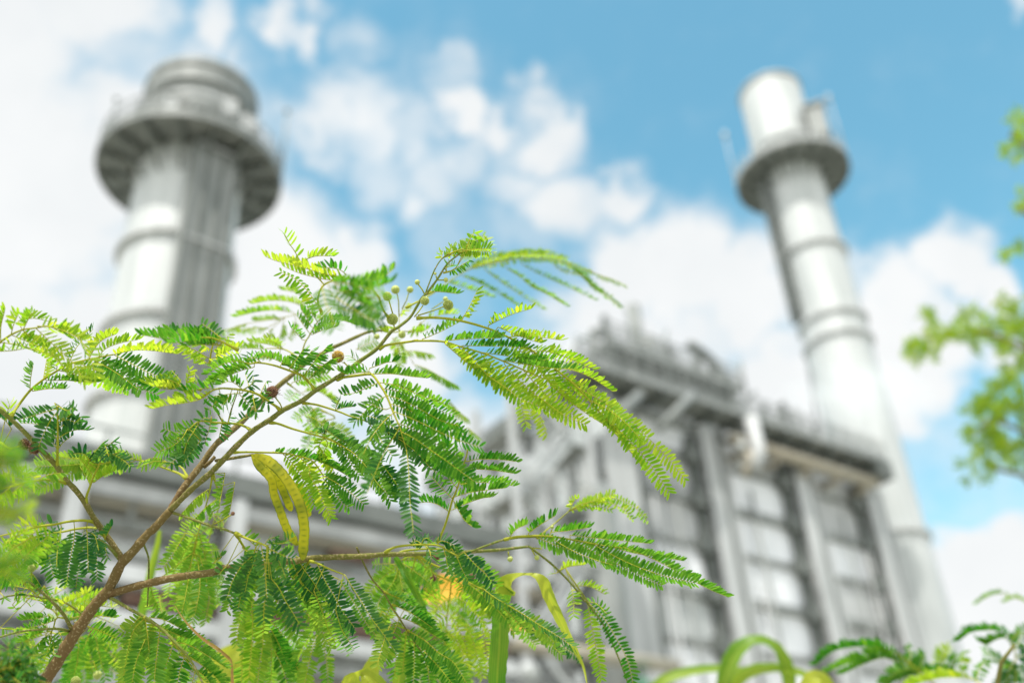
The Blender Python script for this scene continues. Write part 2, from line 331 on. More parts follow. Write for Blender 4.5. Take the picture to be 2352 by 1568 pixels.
# ------------------------------------------------------------------ boiler building (heat recovery unit)
AZ = R_(53); U = Vector((math.sin(AZ), math.cos(AZ), 0)); V = Vector((-U.y, U.x, 0)); Z = Vector((0, 0, 1))
C0 = P(1345, 862, 60); C0.z = 0
def onface(x, y, off=0.0, n=V, org=None):
    org = (org or C0) + n * off; r = ray(x, y); t = (org - EYE).dot(n) / r.dot(n); p = EYE + r * t
    return p
def sh(x, y, off=0.0): p = onface(x, y, off); return (p - C0).dot(U), p.z
def W(s, o, h): return C0 + U * s + V * o + Z * h
S1 = sh(2000, 1300)[0]; HT = sh(1700, 985)[1] - .3
bb = empty('boiler_building', C0, 'tall grey panelled boiler building with steel columns, walkways and rooftop pipework', 'building')
DEP = 17.0; S0 = 0.0
m = MB(); m.box(W(S0, 0, 0), U * (S1 - S0), V * DEP, Z * (HT - 1.2)); m.build('wall', 'panel', bb, smooth=False)
m = MB(); m.box(W(S0 - .3, -.3, HT - 1.2), U * (S1 - S0 + .6), V * (DEP + .6), Z * .35); m.build('roof', 'grey', bb, smooth=False)
# columns on the long face
cols = [sh(x, y)[0] for x, y in ((1640, 1250), (1845, 1250), (2003, 1250), (1440, 1250))]
for s_ in cols + [S0 + .5]:
    m = MB(); wd = 1.15
    m.box(W(s_ - wd / 2, -1.0, 0), U * wd, V * .14, Z * (HT - 1.4)); m.box(W(s_ - .07, -.86, 0), U * .14, V * .8, Z * (HT - 1.4)); m.box(W(s_ - wd / 2, -.16, 0), U * wd, V * .14, Z * (HT - 1.4))
    m.build('column', 'lgrey', bb, smooth=False)
    m = MB(); m.box(W(s_ + wd / 2 + .12, -.75, 0), U * .55, V * .7, Z * (HT - 1.6)); m.build('gap_shade_strip', 'dark', bb, smooth=False)  # solid dark strip: shade of the gap beside the column, put into colour
for s_ in cols[:3]:
    m = MB(); m.box(W(s_ + 1.25, -.62, 0), U * .62, V * .5, Z * (HT - 1.7)); m.build('pilaster', 'lgrey', bb, smooth=False)
    m = MB(); m.box(W(s_ - 1.2, -.5, 0), U * .5, V * .45, Z * (HT - 1.7)); m.build('gap_shade_strip', 'dark', bb, smooth=False)
h1 = sh(1740, 1190)[1]; h2 = sh(1790, 1400)[1]; dh = (h1 - h2) / 2
k = 0; h = h1 + dh
while h > 1:
    m = MB(); big = (k % 2 == 1)
    m.box(W(S0, -.42 if big else -.3, h - (.28 if big else .16)), U * (S1 - S0), V * (.4 if big else .28), Z * (.5 if big else .3)); m.build('girt', 'grey', bb, smooth=False)
    for s_ in cols[:3]:
        m = MB(); m.box(W(s_ - 1.75, -.75, h - .55), U * 1.0, V * .5, Z * 1.05); m.build('gusset', 'dark', bb, smooth=False)
    h -= dh; k += 1
rp_ = random.Random(5); bays = sorted(cols[:3] + [cols[3]])
for bi in range(len(bays) - 1):
    a_, b_ = bays[bi] + 1.9, bays[bi + 1] - 1.3
    if b_ - a_ < 1: continue
    h = h1 + dh
    while h > 2:
        m = MB(); m.box(W(a_ + .06, -.07, h - dh + .3), U * (b_ - a_ - .12), V * .065, Z * (dh - .55)); m.build('cladding_panel', rp_.choice(['panel', 'panel', 'lgrey', 'white']), bb, smooth=False)
        h -= dh
    for k in range(3):
        q_ = a_ + (b_ - a_) * rp_.random(); m = MB(); m.tube([W(q_, -.6, 0), W(q_, -.6, HT - 3 - rp_.random() * 8)], .06 + .06 * rp_.random(), 6); m.build('downpipe', rp_.choice(['grey', 'lgrey']), bb)
# ledge pipe and walkway
hl = sh(1800, 1078)[1]; s0l = sh(1640, 1030)[0]
m = MB(); m.tube([W(s0l, -1.6, hl), W(S1 + .5, -1.6, hl)], .42, 14)
for s_ in np.arange(s0l + 1, S1, 3): m.box(W(s_ - .1, -1.7, hl - .9), U * .2, V * 1.6, Z * .45)
m.build('beige_pipe', 'tan', bb)
hw = HT; 
def walkway(s0, s1, o0, o1, hgt, par, along=True):
    m = MB(); m.box(W(s0, o0, hgt - .45), U * (s1 - s0), V * (o1 - o0), Z * .45); wk = m.build('walkway', 'grey', par, smooth=False)
    m = MB(); n = int(abs(s1 - s0) / 1.4)
    for i in range(n + 1):
        s_ = s0 + (s1 - s0) * i / n; m.box(W(s_ - .04, o0, hgt), U * .08, V * .08, Z * 1.25)
    for q in (.12, .45, .8, 1.2): m.box(W(s0, o0 - .01, hgt + q), U * (s1 - s0), V * .07, Z * .09)
    m.build('railing', 'grey', wk, smooth=False)
    m = MB()
    for i in range(int(abs(s1 - s0) / 2.2)): m.box(W(s0 + i * 2.2, o0 + .1, hgt - .85), U * .15, V * (abs(o0) - .3), Z * .38)
    m.build('bracket', 'dark', wk, smooth=False)
walkway(sh(1330, 860)[0] - 2, S1 + 1.6, -2.4, -.35, HT, bb)
walkway(.5, S1 - 12, -1.9, -.35, HT + 2.4, bb)
# left (short) face frame: sloping eave, vertical ribs
m = MB(); m.box(W(-1.2, -1.2, HT - .6), U * .9, V * (DEP + 1), Z * 1.3); m.build('eave_beam', 'dark', bb, smooth=False)
for o_ in np.arange(.2, DEP, 1.9):
    m = MB(); m.box(W(-.55, o_, 0), U * .55, V * .75, Z * (HT - .9)); m.build('wall_rib', 'lgrey' if int(o_ * 10) % 3 else 'white', bb, smooth=False)
    m = MB(); m.box(W(-.35, o_ + .85, 0), U * .33, V * .6, Z * (HT - 1.0)); m.build('gap_shade_strip', 'dark', bb, smooth=False)  # dark strips again, for the shaded gaps between ribs
for hh in (HT - 4.5, HT - 8, HT - 11.5, HT - 15, HT - 18.5):
    m = MB(); m.box(W(-.95, 0, hh), U * .35, V * DEP, Z * .5); m.build('girt', 'dark', bb, smooth=False)
# roof equipment (built where they stand on the roof)
def roof_pt(x, y, o): p = onface(x, y, o); return (p - C0).dot(U), p.z
def tank(x0, y0, y1, o, r, mt, name, label=None):
    s_, zt = roof_pt(x0, y0, o); _, zb = roof_pt(x0, y1, o); zb = min(zb, HT + 1.5)
    m = MB(); c = W(s_, o, 0); m.lathe((c.x, c.y), [(0, HT - .85), (r, HT - .85), (r, zt - r * .25), (r * .8, zt), (0, zt)], 20)
    for q in (.3, .6): m.lathe((c.x, c.y), ring_prof(r - .01, r + .08, HT + (zt - HT) * q, HT + (zt - HT) * q + .15), 20)
    return m.build(name, mt, bb)
tank(1452, 702, 830, 6, .55, 'grey', 'silencer'); tank(1487, 775, 850, 5, .65, 'grey', 'silencer'); tank(1395, 770, 850, 8, .35, 'grey', 'silencer')
tank(1668, 868, 900, 5, .6, 'grey', 'silencer'); tank(1620, 850, 900, 6, .35, 'lgrey', 'silencer')
def pipe(pts, r, mt, name='pipe'):
    q = []
    for x, y, o in pts: q.append(onface(x, y, o))
    a = [tuple(v) for v in q]; pp = smooth_path([(v[0], v[1], v[2]) for v in a], .8) if len(a) > 2 else q
    m = MB(); m.tube(pp, r, 12); return m.build(name, mt, bb)
pipe([(1350, 860, 4), (1352, 800, 4), (1385, 765, 4), (1418, 790, 4), (1420, 860, 4)], .3, 'grey')
pipe([(1300, 850, 6), (1318, 790, 6), (1360, 768, 6)], .22, 'lgrey'); pipe([(1470, 900, 3), (1520, 830, 3), (1530, 760, 3)], .15, 'grey')
pipe([(1660, 930, 4), (1650, 850, 4), (1618, 815, 4), (1582, 792, 4)], .4, 'dark'); pipe([(1600, 870, 5), (1605, 800, 5)], .3, 'grey'); pipe([(1683, 900, 5), (1672, 862, 5), (1650, 850, 5)], .35, 'dark')
pipe([(1380, 985, -2.6), (1470, 905, -2.6)], .28, 'grey'); pipe([(1512, 985, -2.7), (1592, 905, -2.7)], .26, 'grey'); pipe([(1445, 870, -1.8), (1620, 920, -1.8)], .45, 'lgrey')
pipe([(1725, 960, -2.8), (1745, 1010, -2.8), (1735, 1080, -2.8)], .45, 'lgrey'); pipe([(1712, 1090, -2.6), (1722, 1040, -2.6)], .25, 'tan')
pipe([(1770, 1000, 3), (1790, 950, 3)], .2, 'dark'); pipe([(1900, 1010, 4), (1930, 950, 4)], .12, 'dark')
pipe([(1700, 830, 5), (1712, 900, 5)], .12, 'grey'); pipe([(1855, 820, 6), (1875, 960, 6)], .12, 'grey'); pipe([(1545, 820, 7), (1560, 900, 7)], .12, 'grey')
for (x, y, wd, hh, o, mt) in ((1375, 850, 3.5, 2.2, 2, 'grey'), (1440, 850, 2.6, 3.2, 3, 'lgrey'), (1500, 880, 4, 2.4, 2, 'grey'), (1600, 920, 3, 2.6, 2, 'grey'), (1690, 945, 3, 2.0, 3, 'lgrey'), (1800, 985, 3.4, 1.5, 3, 'grey'), (1900, 1030, 3.0, 1.4, 3, 'grey')):
    s_, zt = roof_pt(x, y, o); zt = max(zt, HT + .3); m = MB(); m.box(W(s_ - wd / 2, o, HT - .84), U * wd, V * 2.5, Z * (zt - HT + .84))
    m.box(W(s_ - wd / 2 - .1, o - .1, zt), U * (wd + .2), V * 2.7, Z * .12); m.build('roof_unit', mt, bb, smooth=False)
# framing lattice over the roof front (open steelwork)
for i in range(8):
    m = MB(); s_ = .5 + i * 2.6 + (.5 if i % 2 else 0); hh = (4.2, 3.1, 3.8, 2.2, 3.0, 1.6, 2.4, 1.4)[i]
    m.box(W(s_, -1.7, HT), U * .3, V * .3, Z * hh)
    if i in (0, 2, 4): m.tube([W(s_, -1.6, HT + .2), W(s_ + 2.6, -1.6, HT + 2.4)], .14, 5)
    m.build('roof_frame', 'dark', bb, smooth=False)
rj = random.Random(21)
for k in range(34):
    s_ = rj.uniform(0, S1 - 1) ** 1.0; o_ = rj.uniform(-1.5, 7); hh = rj.uniform(1.0, 3.0) * (1.5 if s_ < 8 else 1.0); r_ = rj.uniform(.06, .16)
    m = MB(); base_ = W(s_, o_, HT - .8); m.tube([base_, base_ + Z * (hh + .8)], r_, 7)
    if k % 3 == 0: m.tube([base_ + Z * (hh + .8), base_ + Z * (hh + 1.2) + U * .4, base_ + Z * (hh + .9) + U * .9], r_ * 1.3, 7)
    if k % 4 == 1: m.sphere(base_ + Z * (hh + .7), r_ * 2.6, 10, 6)
    m.build('vent_pipe', rj.choice(['grey', 'lgrey', 'dark']), bb)
# end bracket at the far right of the walkway
m = MB(); s_, h_ = sh(2040, 1096, -2); m.box(W(S1 + .2, -2.5, HT - 1.6), U * 1.6, V * 2.3, Z * 1.3); m.build('corner_bracket', 'dark', bb, smooth=False)
# white ball added to stand for a blurred bright highlight under the walkway
lp = onface(1705, 1024, -2.9); m = MB(); m.sphere(lp, .3, 14, 10); m.tube([lp + Z * .3, lp + Z * .9], .06, 6); m.build('highlight_ball', 'white', bb)

# ------------------------------------------------------------------ access stair tower in front of the left face
q = onface(1240, 1250, -6); SB = (q - C0).dot(U); OB = -6.0
st = empty('stair_tower', W(SB, OB, 0), 'open steel stair tower with pale flights in front of the boiler building', 'stairs')
hz = [z_ for z_ in np.arange(3, HT - 7, 3.2)]
for a in (-2.2, 2.2):
    for b in (-1.4, 1.4):
        m = MB(); m.box(W(SB + a, OB + b, 0), U * .28, V * .28, Z * (HT - 7)); m.build('post', 'lgrey', st, smooth=False)
for i, zz in enumerate(hz):
    sg = 1 if i % 2 else -1
    m = MB(); m.box(W(SB - 2.2, OB - 1.3, zz - .12), U * 1.2, V * 2.6, Z * .12); m.box(W(SB + 1.3, OB - 1.3, zz - .12), U * 1.2, V * 2.6, Z * .12); m.build('landing', 'grey', st, smooth=False)
    m = MB()
    for b in (-1.2, -.1):
        m.box(W(SB - 1.4 * sg, OB + b, zz - .1), U * 2.8 * sg + Z * 3.2, V * .1, Z * .45)
    for k in range(12): m.box(W(SB - 1.4 * sg + 2.8 * sg * k / 12, OB - 1.1, zz + 3.2 * k / 12 + .12), U * .28 * sg, V * 1.0, Z * .04)
    m.build('stair_flight', 'white', st, smooth=False)
    m = MB()
    for q_ in (.6, 1.1): m.tube([W(SB - 1.4 * sg, OB - 1.25, zz + q_), W(SB + 1.4 * sg, OB - 1.25, zz + 3.2 + q_)], .05, 5); m.tube([W(SB - 2.2, OB - 1.4, zz + q_), W(SB + 2.4, OB - 1.4, zz + q_)], .05, 5)
    m.build('railing', 'lgrey', st, smooth=False)
# big slanting duct seen between stair and wall
dt = MB(); dt.box(onface(1150, 1165, -4), onface(1395, 985, -4) - onface(1150, 1165, -4), V * 1.6, Z * 1.5); do = dt.build('duct', 'white', smooth=False)
tag(do, 'pale slanting rectangular duct rising to the boiler building behind the stair', 'duct')
tk = MB(); tp = P(1360, 1150, 46); 
tk.lathe((tp.x, tp.y), [(0, 0), (1.1, 0), (1.1, tp.z), (.8, tp.z + .6), (0, tp.z + .7)], 28)
tag(tk.build('storage_tank', 'grey'), 'tall grey cylindrical tank standing in front of the boiler building', 'tank')

# ------------------------------------------------------------------ pipe rack lower left
n2 = V; RK = P(600, 1110, 27); RK.z = 0
rack = empty('pipe_rack', RK, 'long grey steel pipe rack crossing the lower left below the left chimney', 'pipe rack')
def rk(x, y, o=0.0): p = onface(x, y, o, V, RK); return (p - RK).dot(U), p.z
def RW(s, o, h): return RK + U * s + V * o + Z * h
ra, rb = rk(-250, 1000)[0], rk(1175, 1240)[0]
def beam(y, th_, dep, mt, nm='beam', o=0.0, x=600, a=None, b=None):
    _, h_ = rk(x, y, o); m = MB(); m.box(RW(ra if a is None else a, o, h_ - th_), U * ((rb if b is None else b) - (ra if a is None else a)), V * dep, Z * th_); return m.build(nm, mt, rack, smooth=False)
beam(1098, .62, 2.0, 'dark', 'roof_beam'); beam(1165, .42, .4, 'lgrey', o=.3); beam(1205, .2, .5, 'tan', o=.6)
beam(1300, .30, 1.6, 'grey', o=.2); beam(1340, .45, .5, 'lgrey', o=.0); beam(1395, .35, .6, 'rust', o=.5, a=-3.0, b=rb); beam(1440, .4, 1.5, 'lgrey', o=.1)
beam(1478, 1.0, .3, 'tan', 'wall_panel', o=1.2); beam(1570, .4, 1.6, 'grey', o=.1); beam(1640, .4, 1.6, 'lgrey', o=.1); beam(1760, .5, 1.6, 'grey', o=.1)
htop = rk(600, 1100)[1]
for x in (-80, 165, 550, 1040):
    s_ = rk(x, 1200)[0]; m = MB(); m.box(RW(s_ - .2, .05, 0), U * .4, V * .4, Z * (htop - .65)); m.build('post', 'lgrey', rack, smooth=False)
for (y, r, mt, o) in ((1135, .16, 'lgrey', 1.4), (1255, .22, 'white', 1.5), (1360, .24, 'white', 1.8), (1520, .25, 'lgrey', 1.0), (1410, .16, 'grass_green', 1.2), (1600, .3, 'white', 1.0)):
    _, h_ = rk(600, y, o); m = MB(); m.tube([RW(ra, o, h_), RW(rb, o, h_)], r, 12); m.build('pipe', mt, rack)
m = MB()
for i in range(16): s_ = ra + (rb - ra) * i / 15; m.box(RW(s_, .02, htop), U * .08, V * .08, Z * .5)
m.box(RW(ra, .02, htop + .5), U * (rb - ra), V * .06, Z * .06); m.build('railing', 'grey', rack, smooth=False)
rr_ = random.Random(31)
for k in range(46):
    s_ = rr_.uniform(ra + 1, rb - 1); h_ = rr_.uniform(rk(600, 1560)[1], htop - 1.0); mt = rr_.choice(['white', 'white', 'lgrey', 'grey', 'tan', 'rust', 'dark', 'panel', 'grass_green']); o_ = rr_.uniform(.5, 1.9); m = MB(); ty = k % 4
    if ty == 0: m.tube([RW(s_, o_, h_), RW(s_, o_, h_ + rr_.uniform(.6, 1.8))], rr_.uniform(.06, .16), 8); nm_ = 'riser_pipe'
    elif ty == 1: m.box(RW(s_, o_, h_), U * rr_.uniform(.4, 1.3), V * .4, Z * rr_.uniform(.25, .7)); nm_ = 'equipment_box'
    elif ty == 2: l_ = rr_.uniform(1, 3); m.tube([RW(s_, o_, h_), RW(s_ + l_, o_, h_), RW(s_ + l_, o_, h_ - .7)], rr_.uniform(.07, .17), 8); nm_ = 'bent_pipe'
    else: c = RW(s_, o_, h_); m.sphere(c, rr_.uniform(.12, .25), 10, 7); m.tube([c, c + Z * .5], .05, 6); nm_ = 'valve'
    m.build(nm_, mt, rack, smooth=(ty != 1))
# low shed behind the rack, and equipment seen through the leaves
BK = P(500, 1300, 36); BK.z = 0
shed = empty('machine_shed', BK, 'pale walled machine shed with rusty band behind the pipe rack', 'shed')
hs = P(500, 1215, 36).z
m = MB(); m.box(BK - U * 22, U * 38, V * 9, Z * (hs - .5)); m.build('wall', 'lgrey', shed, smooth=False)
m = MB(); m.box(BK - U * 22.5 - V * .5 + Z * (hs - .5), U * 39, V * 10, Z * .5); m.build('roof', 'tan', shed, smooth=False)
for k in range(9):
    m = MB(); m.box(BK + U * (-20 + k * 3.9) - V * .1 + Z * (hs - 4.2), U * 2.6, V * .09, Z * 2.1); m.build('window', 'dark' if k % 3 == 0 else 'white', shed, smooth=False)
m = MB(); m.box(BK - U * 22 - V * .2 + Z * (hs - 5.2), U * 38, V * .19, Z * .6); m.build('rust_band', 'rust', shed, smooth=False)
m = MB(); m.box(BK - U * 22 - V * .15 + Z * (hs - 7.4), U * 38, V * .14, Z * 1.6); m.build('tan_band', 'tan', shed, smooth=False)
# low pipe bank in front of the boiler building, lower middle
PB = P(1400, 1450, 40); PB.z = 0
pb = empty('pipe_bank', PB, 'low grey bank of pipes and valves in front of the boiler building wall', 'pipes')
for i, (hh, r, mt) in enumerate(((2.2, .4, 'lgrey'), (3.8, .35, 'grey'), (5.4, .3, 'lgrey'), (7.0, .4, 'grey'), (8.6, .35, 'lgrey'), (10.4, .3, 'grey'), (12.0, .3, 'tan'))):
    m = MB(); m.tube([PB - U * 9 + V * (i % 3) * .6 + Z * hh, PB + U * 3.5 + V * (i % 3) * .6 + Z * hh], r, 12); m.build('pipe', mt, pb)
for s_ in (-8, -5, -2, 1, 3):
    m = MB(); m.box(PB + U * s_ + V * 2.2, U * .3, V * .3, Z * 14); m.build('post', 'lgrey', pb, smooth=False)
for s_, hh in ((-4.5, 9.2), (-1.2, 7.6), (1.4, 10.9), (.2, 5.9)):
    m = MB(); c = PB + U * s_ + Z * hh; m.sphere(c, .45, 12, 8); m.tube([c, c + Z * .9], .1, 8); m.tube([c + Z * .9 + U * .35 * math.cos(a) + V * .35 * math.sin(a) for a in np.linspace(0, 6.28, 13)], .05, 5); m.build('valve', 'grass_green' if s_ > 0 else 'dark', pb)
gl = P(1215, 1545, 38); m = MB(); m.sphere(gl, .42, 14, 10); m.tube([Vector((gl.x, gl.y, 0)), gl], .07, 8)
tag(m.build('globe_lamp', 'white'), 'round white globe lamp on a thin post low in the middle', 'lamp')

# ------------------------------------------------------------------ steam drifting across the foot of the right chimney
sm_m = bpy.data.materials.new('steam'); sm_m.use_nodes = True; t = sm_m.node_tree; t.nodes.clear()
o_ = t.nodes.new('ShaderNodeOutputMaterial'); pv = t.nodes.new('ShaderNodeVolumePrincipled'); pv.inputs['Color'].default_value = (1, 1, 1, 1); pv.inputs['Anisotropy'].default_value = .2
tcn = t.nodes.new('ShaderNodeTexCoord'); nn = t.nodes.new('ShaderNodeTexNoise'); nn.inputs['Scale'].default_value = 1.6; nn.inputs['Detail'].default_value = 4; t.links.new(tcn.outputs['Object'], nn.inputs['Vector'])
ln_ = t.nodes.new('ShaderNodeVectorMath'); ln_.operation = 'LENGTH'; t.links.new(tcn.outputs['Object'], ln_.inputs[0])
a1 = t.nodes.new('ShaderNodeMapRange'); a1.interpolation_type = 'SMOOTHSTEP'; t.links.new(ln_.outputs['Value'], a1.inputs[0]); a1.inputs[1].default_value = 1.0; a1.inputs[2].default_value = .2
a2 = t.nodes.new('ShaderNodeMapRange'); t.links.new(nn.outputs[0], a2.inputs[0]); a2.inputs[1].default_value = .36; a2.inputs[2].default_value = .62
mu = t.nodes.new('ShaderNodeMath'); mu.operation = 'MULTIPLY'; t.links.new(a1.outputs[0], mu.inputs[0]); t.links.new(a2.outputs[0], mu.inputs[1])
m2 = t.nodes.new('ShaderNodeMath'); m2.operation = 'MULTIPLY'; t.links.new(mu.outputs[0], m2.inputs[0]); m2.inputs[1].default_value = .3; t.links.new(m2.outputs[0], pv.inputs['Density']); t.links.new(pv.outputs[0], o_.inputs['Volume'])
M['steam'] = sm_m
for (x, y, d, sx, sy, sz, rt) in ((1965, 900, 70, 6.5, 3, 3.4, 10), ):
    mb_ = MB(); mb_.sphere((0, 0, 0), 1.0, 24, 14); so_ = mb_.build('steam_plume', 'steam'); so_.location = P(x, y, d); so_.scale = (sx, sy, sz); so_.rotation_euler = (0, R_(rt), 0); so_['kind'] = 'stuff'
scene.cycles.volume_bounces = 2; scene.cycles.volume_step_rate = 2.0; scene.cycles.volume_max_steps = 64

# ------------------------------------------------------------------ plants: digitised in crops of the photograph, then grown as real geometry at real depths
CROPS = dict(a=(1300,1400,.38265), b=(850,900,.38265), c=(1200,1900,.38265), d=(0,2131,.38265), e=(700,2131,.38265), f=(1450,2131,.38265),
             g=(0,1150,.38265), h=(500,1200,.38265), i=(0,1600,.38265), j=(1650,900,.38265), m=(1900,1150,.5102), A=(0,1100,.5957), B=(0,1800,.5952),
             E=(1700,900,.7016), F=(2000,1800,.5952), K=(3200,2200,.381), D=(0,0,1.7415))
def pts_of(s, c='D'):
    out = []
    for tok in s.split():
        if tok[0].isalpha():
            c = tok[0]; tok = tok[1:]
            if not tok: continue
        q = [float(v) for v in tok.split(',')]
        x0, y0, k = CROPS[c]
        out.append([(x0 + q[0] * k) / 1.7415, (y0 + q[1] * k) / 1.7415] + q[2:])
    return out
PXM = 1 / F                                   # metres per photo unit at one metre
def leaflet(mb, p, A, Wd, L, wd, tone, curl):
    """one leaflet blade with a paler rim: base p, axis A, width dir Wd"""
    Nn = A.cross(Wd).normalized(); rows = ((0, .3), (.2, .86), (.5, 1.0), (.8, .74), (.94, .32)); cols = ((-1, .5), (-.74, 0), (0, -.1), (.74, 0), (1, .5))
    vs = []; tn = []
    for t, hw in rows:
        c = p + A * (L * t) - Nn * (curl * L * t * t); k = wd * hw
        for u, dt in cols: vs.append(c + Wd * (k * u) + Nn * (k * .26 * abs(u))); tn.append(min(1, max(0, tone + dt)))
    vs.append(p + A * L - Nn * (curl * L)); tn.append(min(1, tone + .5))
    fs = [(r * 5 + j, r * 5 + j + 1, r * 5 + j + 6, r * 5 + j + 5) for r in range(4) for j in range(4)] + [(20 + j, 21 + j, 25) for j in range(4)]
    mb.add(vs, fs, tn, 0)
def pinna(mb, path, mode, size, ns, tone, rg, axr=1.0, tilt=-.3):
    """path: [x,y,depth]; a leaf axis with two rows of leaflets"""
    dm = sum(p[2] for p in path) / len(path)
    pts = smooth_path(path, 7.5 * ns * size / dm)
    W3 = [P(*q) for q in pts]; n = len(W3)
    mb.tube(W3, [axr * PXM * (1.15 - .6 * i / n) for i in range(n)], 5, tone=.5 + .3 * rg.random(), mi=1)
    phi = rg.gauss(0, 16); fold = rg.uniform(6, 20); base = tone
    if mode == 'V': fold = rg.uniform(38, 52); phi = rg.gauss(0, 22)
    for i in range(1, n):
        T = (W3[min(i + 1, n - 1)] - W3[i - 1]).normalized(); N0 = ((EYE - W3[i]).normalized() + Vector((0, 0, tilt))).normalized(); N0 = (N0 - T * N0.dot(T)).normalized(); S = N0.cross(T)
        t = i / max(1, n - 1); L = .0112 * size * min(1, .62 + 1.6 * t) * (1 - .22 * max(0, t - .8) / .2)
        for sd in (1, -1):
            if rg.random() < .05: continue
            if mode in 'FV':
                a = R_(phi + sd * fold) if False else R_(phi); Np = N0 * math.cos(a) + S * math.sin(a); Sp = S * math.cos(a) - N0 * math.sin(a)
                v = R_(fold + rg.gauss(0, 5)); D_ = Sp * sd * math.cos(v) - Np * math.sin(v); tw = rg.gauss(0, 13)
            else:
                s0 = 1 if mode in 'lc' else -1
                el = R_(rg.gauss(24, 6)) if sd > 0 else R_(rg.gauss(-48, 8)); D_ = S * s0 * math.cos(el) + N0 * math.sin(el)
                tw = rg.gauss(0, 22) + (62 if (mode == 'c' or (t < .25)) else 0)
            al = R_(rg.gauss(73 if mode in 'FV' else 64, 4) - 16 * max(0, t - .75) / .25 * 1.5); A = (T * math.cos(al) + D_ * math.sin(al)).normalized()
            Wd = (T - A * T.dot(A)).normalized(); Nn = A.cross(Wd); tw = R_(tw); Wd = Wd * math.cos(tw) + Nn * math.sin(tw)
            tn = min(1, max(0, base + rg.gauss(0, .13)))
            if rg.random() < .03: tn = 1.0
            leaflet(mb, W3[i] - T * .0006 * sd, A, Wd, L * rg.uniform(.78, 1.1), L * .150, tn, rg.uniform(-.06, .14))
BRANCHES = []                                  # sampled centre lines [x,y,d]
def branch(par, name, s, r0_, r1_, tones=(1, 1), mt='bark', sides=12, ext=None, knots=True):
    q = pts_of(s); sm = smooth_path(q, 7); BRANCHES.append(sm); n = len(sm)
    W3 = [P(*p) for p in sm]; rg = random.Random(len(s))
    rr = [(r0_ + (r1_ - r0_) * (i / (n - 1)) ** 1.7) * PXM * sm[i][2] * (1 + (.05 * math.sin(i * .9) + .06 * rg.gauss(0, .6) if knots else 0)) for i in range(n)]
    tt = [tones[0] + (tones[1] - tones[0]) * i / (n - 1) for i in range(n)]
    if ext:
        W3 = [Vector(e) for e in ext] + W3; k = len(ext); rr = [rr[0] * (1.5 - .4 * i / k) for i in range(k)] + rr; tt = [tones[0]] * k + tt
    mb = MB(); mb.tube(W3, rr, sides, tone=tt); return mb.build(name, mt, par)
def nearest(x, y, lst):
    best = None
    for sm in lst:
        for p in sm:
            dd = (p[0] - x) ** 2 + (p[1] - y) ** 2
            if best is None or dd < best[0]: best = (dd, p)
    return best
CNT = [0]; DX = [0, 0, 0]
def make_leaf(par, tone, d0, d1, rad, Rs, pins, origin_name='leaf', merge=False, mb_all=None):
    CNT[0] += 1; rg = random.Random(CNT[0] * 31 + 5)
    q = pts_of(Rs); n = len(q)
    if DX[0]: q[0][0] -= DX[0]; q[0][1] -= DX[1]        # the second layer still springs from its branch
    nb = nearest(q[0][0], q[0][1], BRANCHES) if BRANCHES else None
    for i, p in enumerate(q):
        t = i / max(1, n - 1); dd = d0 + (d1 - d0) * t
        if len(p) < 3: p.append(dd)
    if nb and nb[0] < 30 ** 2:
        q[0][2] = nb[1][2]
        if n > 2: q[1][2] = (q[1][2] + nb[1][2]) / 2
    sm = smooth_path(q, 8); W3 = [P(*p) for p in sm]; m_ = len(W3)
    mb = mb_all or MB(); mb.tube(W3, [rad * PXM * (1.25 - .6 * i / m_) * (1.5 if i < 2 else 1) for i in range(m_)], 7, tone=.4, mi=1)
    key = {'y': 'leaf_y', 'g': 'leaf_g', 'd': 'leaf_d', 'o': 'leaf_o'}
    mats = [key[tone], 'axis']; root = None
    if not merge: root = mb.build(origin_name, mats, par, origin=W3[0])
    for line in pins:
        hd, ps = line.split('|'); hd = hd.strip().split(); mode = hd[0]; size = 1.0; ns = 1.2 if tone == 'y' else 1.0; dt = None; tn = tone
        for o in hd[1:]:
            if o[0] == 's': size = float(o[1:])
            elif o[0] == 'd': dt = float(o[1:])
            elif o[0] == 'n': ns = float(o[1:])
            elif o[0] == 't': tn = o[1:]
        pq = pts_of(ps); nr = nearest(pq[0][0], pq[0][1], [sm])
        ds = nr[1][2]; de = dt if dt else ds + rg.gauss(0, .022); k = len(pq)
        for i, p in enumerate(pq): p[:] = [p[0], p[1], ds + (de - ds) * i / (k - 1)]
        pmb = mb if merge else MB()
        if 16 < nr[0] < 130 ** 2:
            pmb.tube([P(*nr[1]), P(*pq[0])], 1.0 * PXM, 5, tone=.5, mi=1)
        pinna(pmb, pq, mode, size, ns, rg.uniform(.10, .62), rg, tilt={'y': -.28, 'g': -.25, 'o': -.35, 'd': .15}[tn] + rg.gauss(0, .15))
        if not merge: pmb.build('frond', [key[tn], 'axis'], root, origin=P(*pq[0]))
    return root
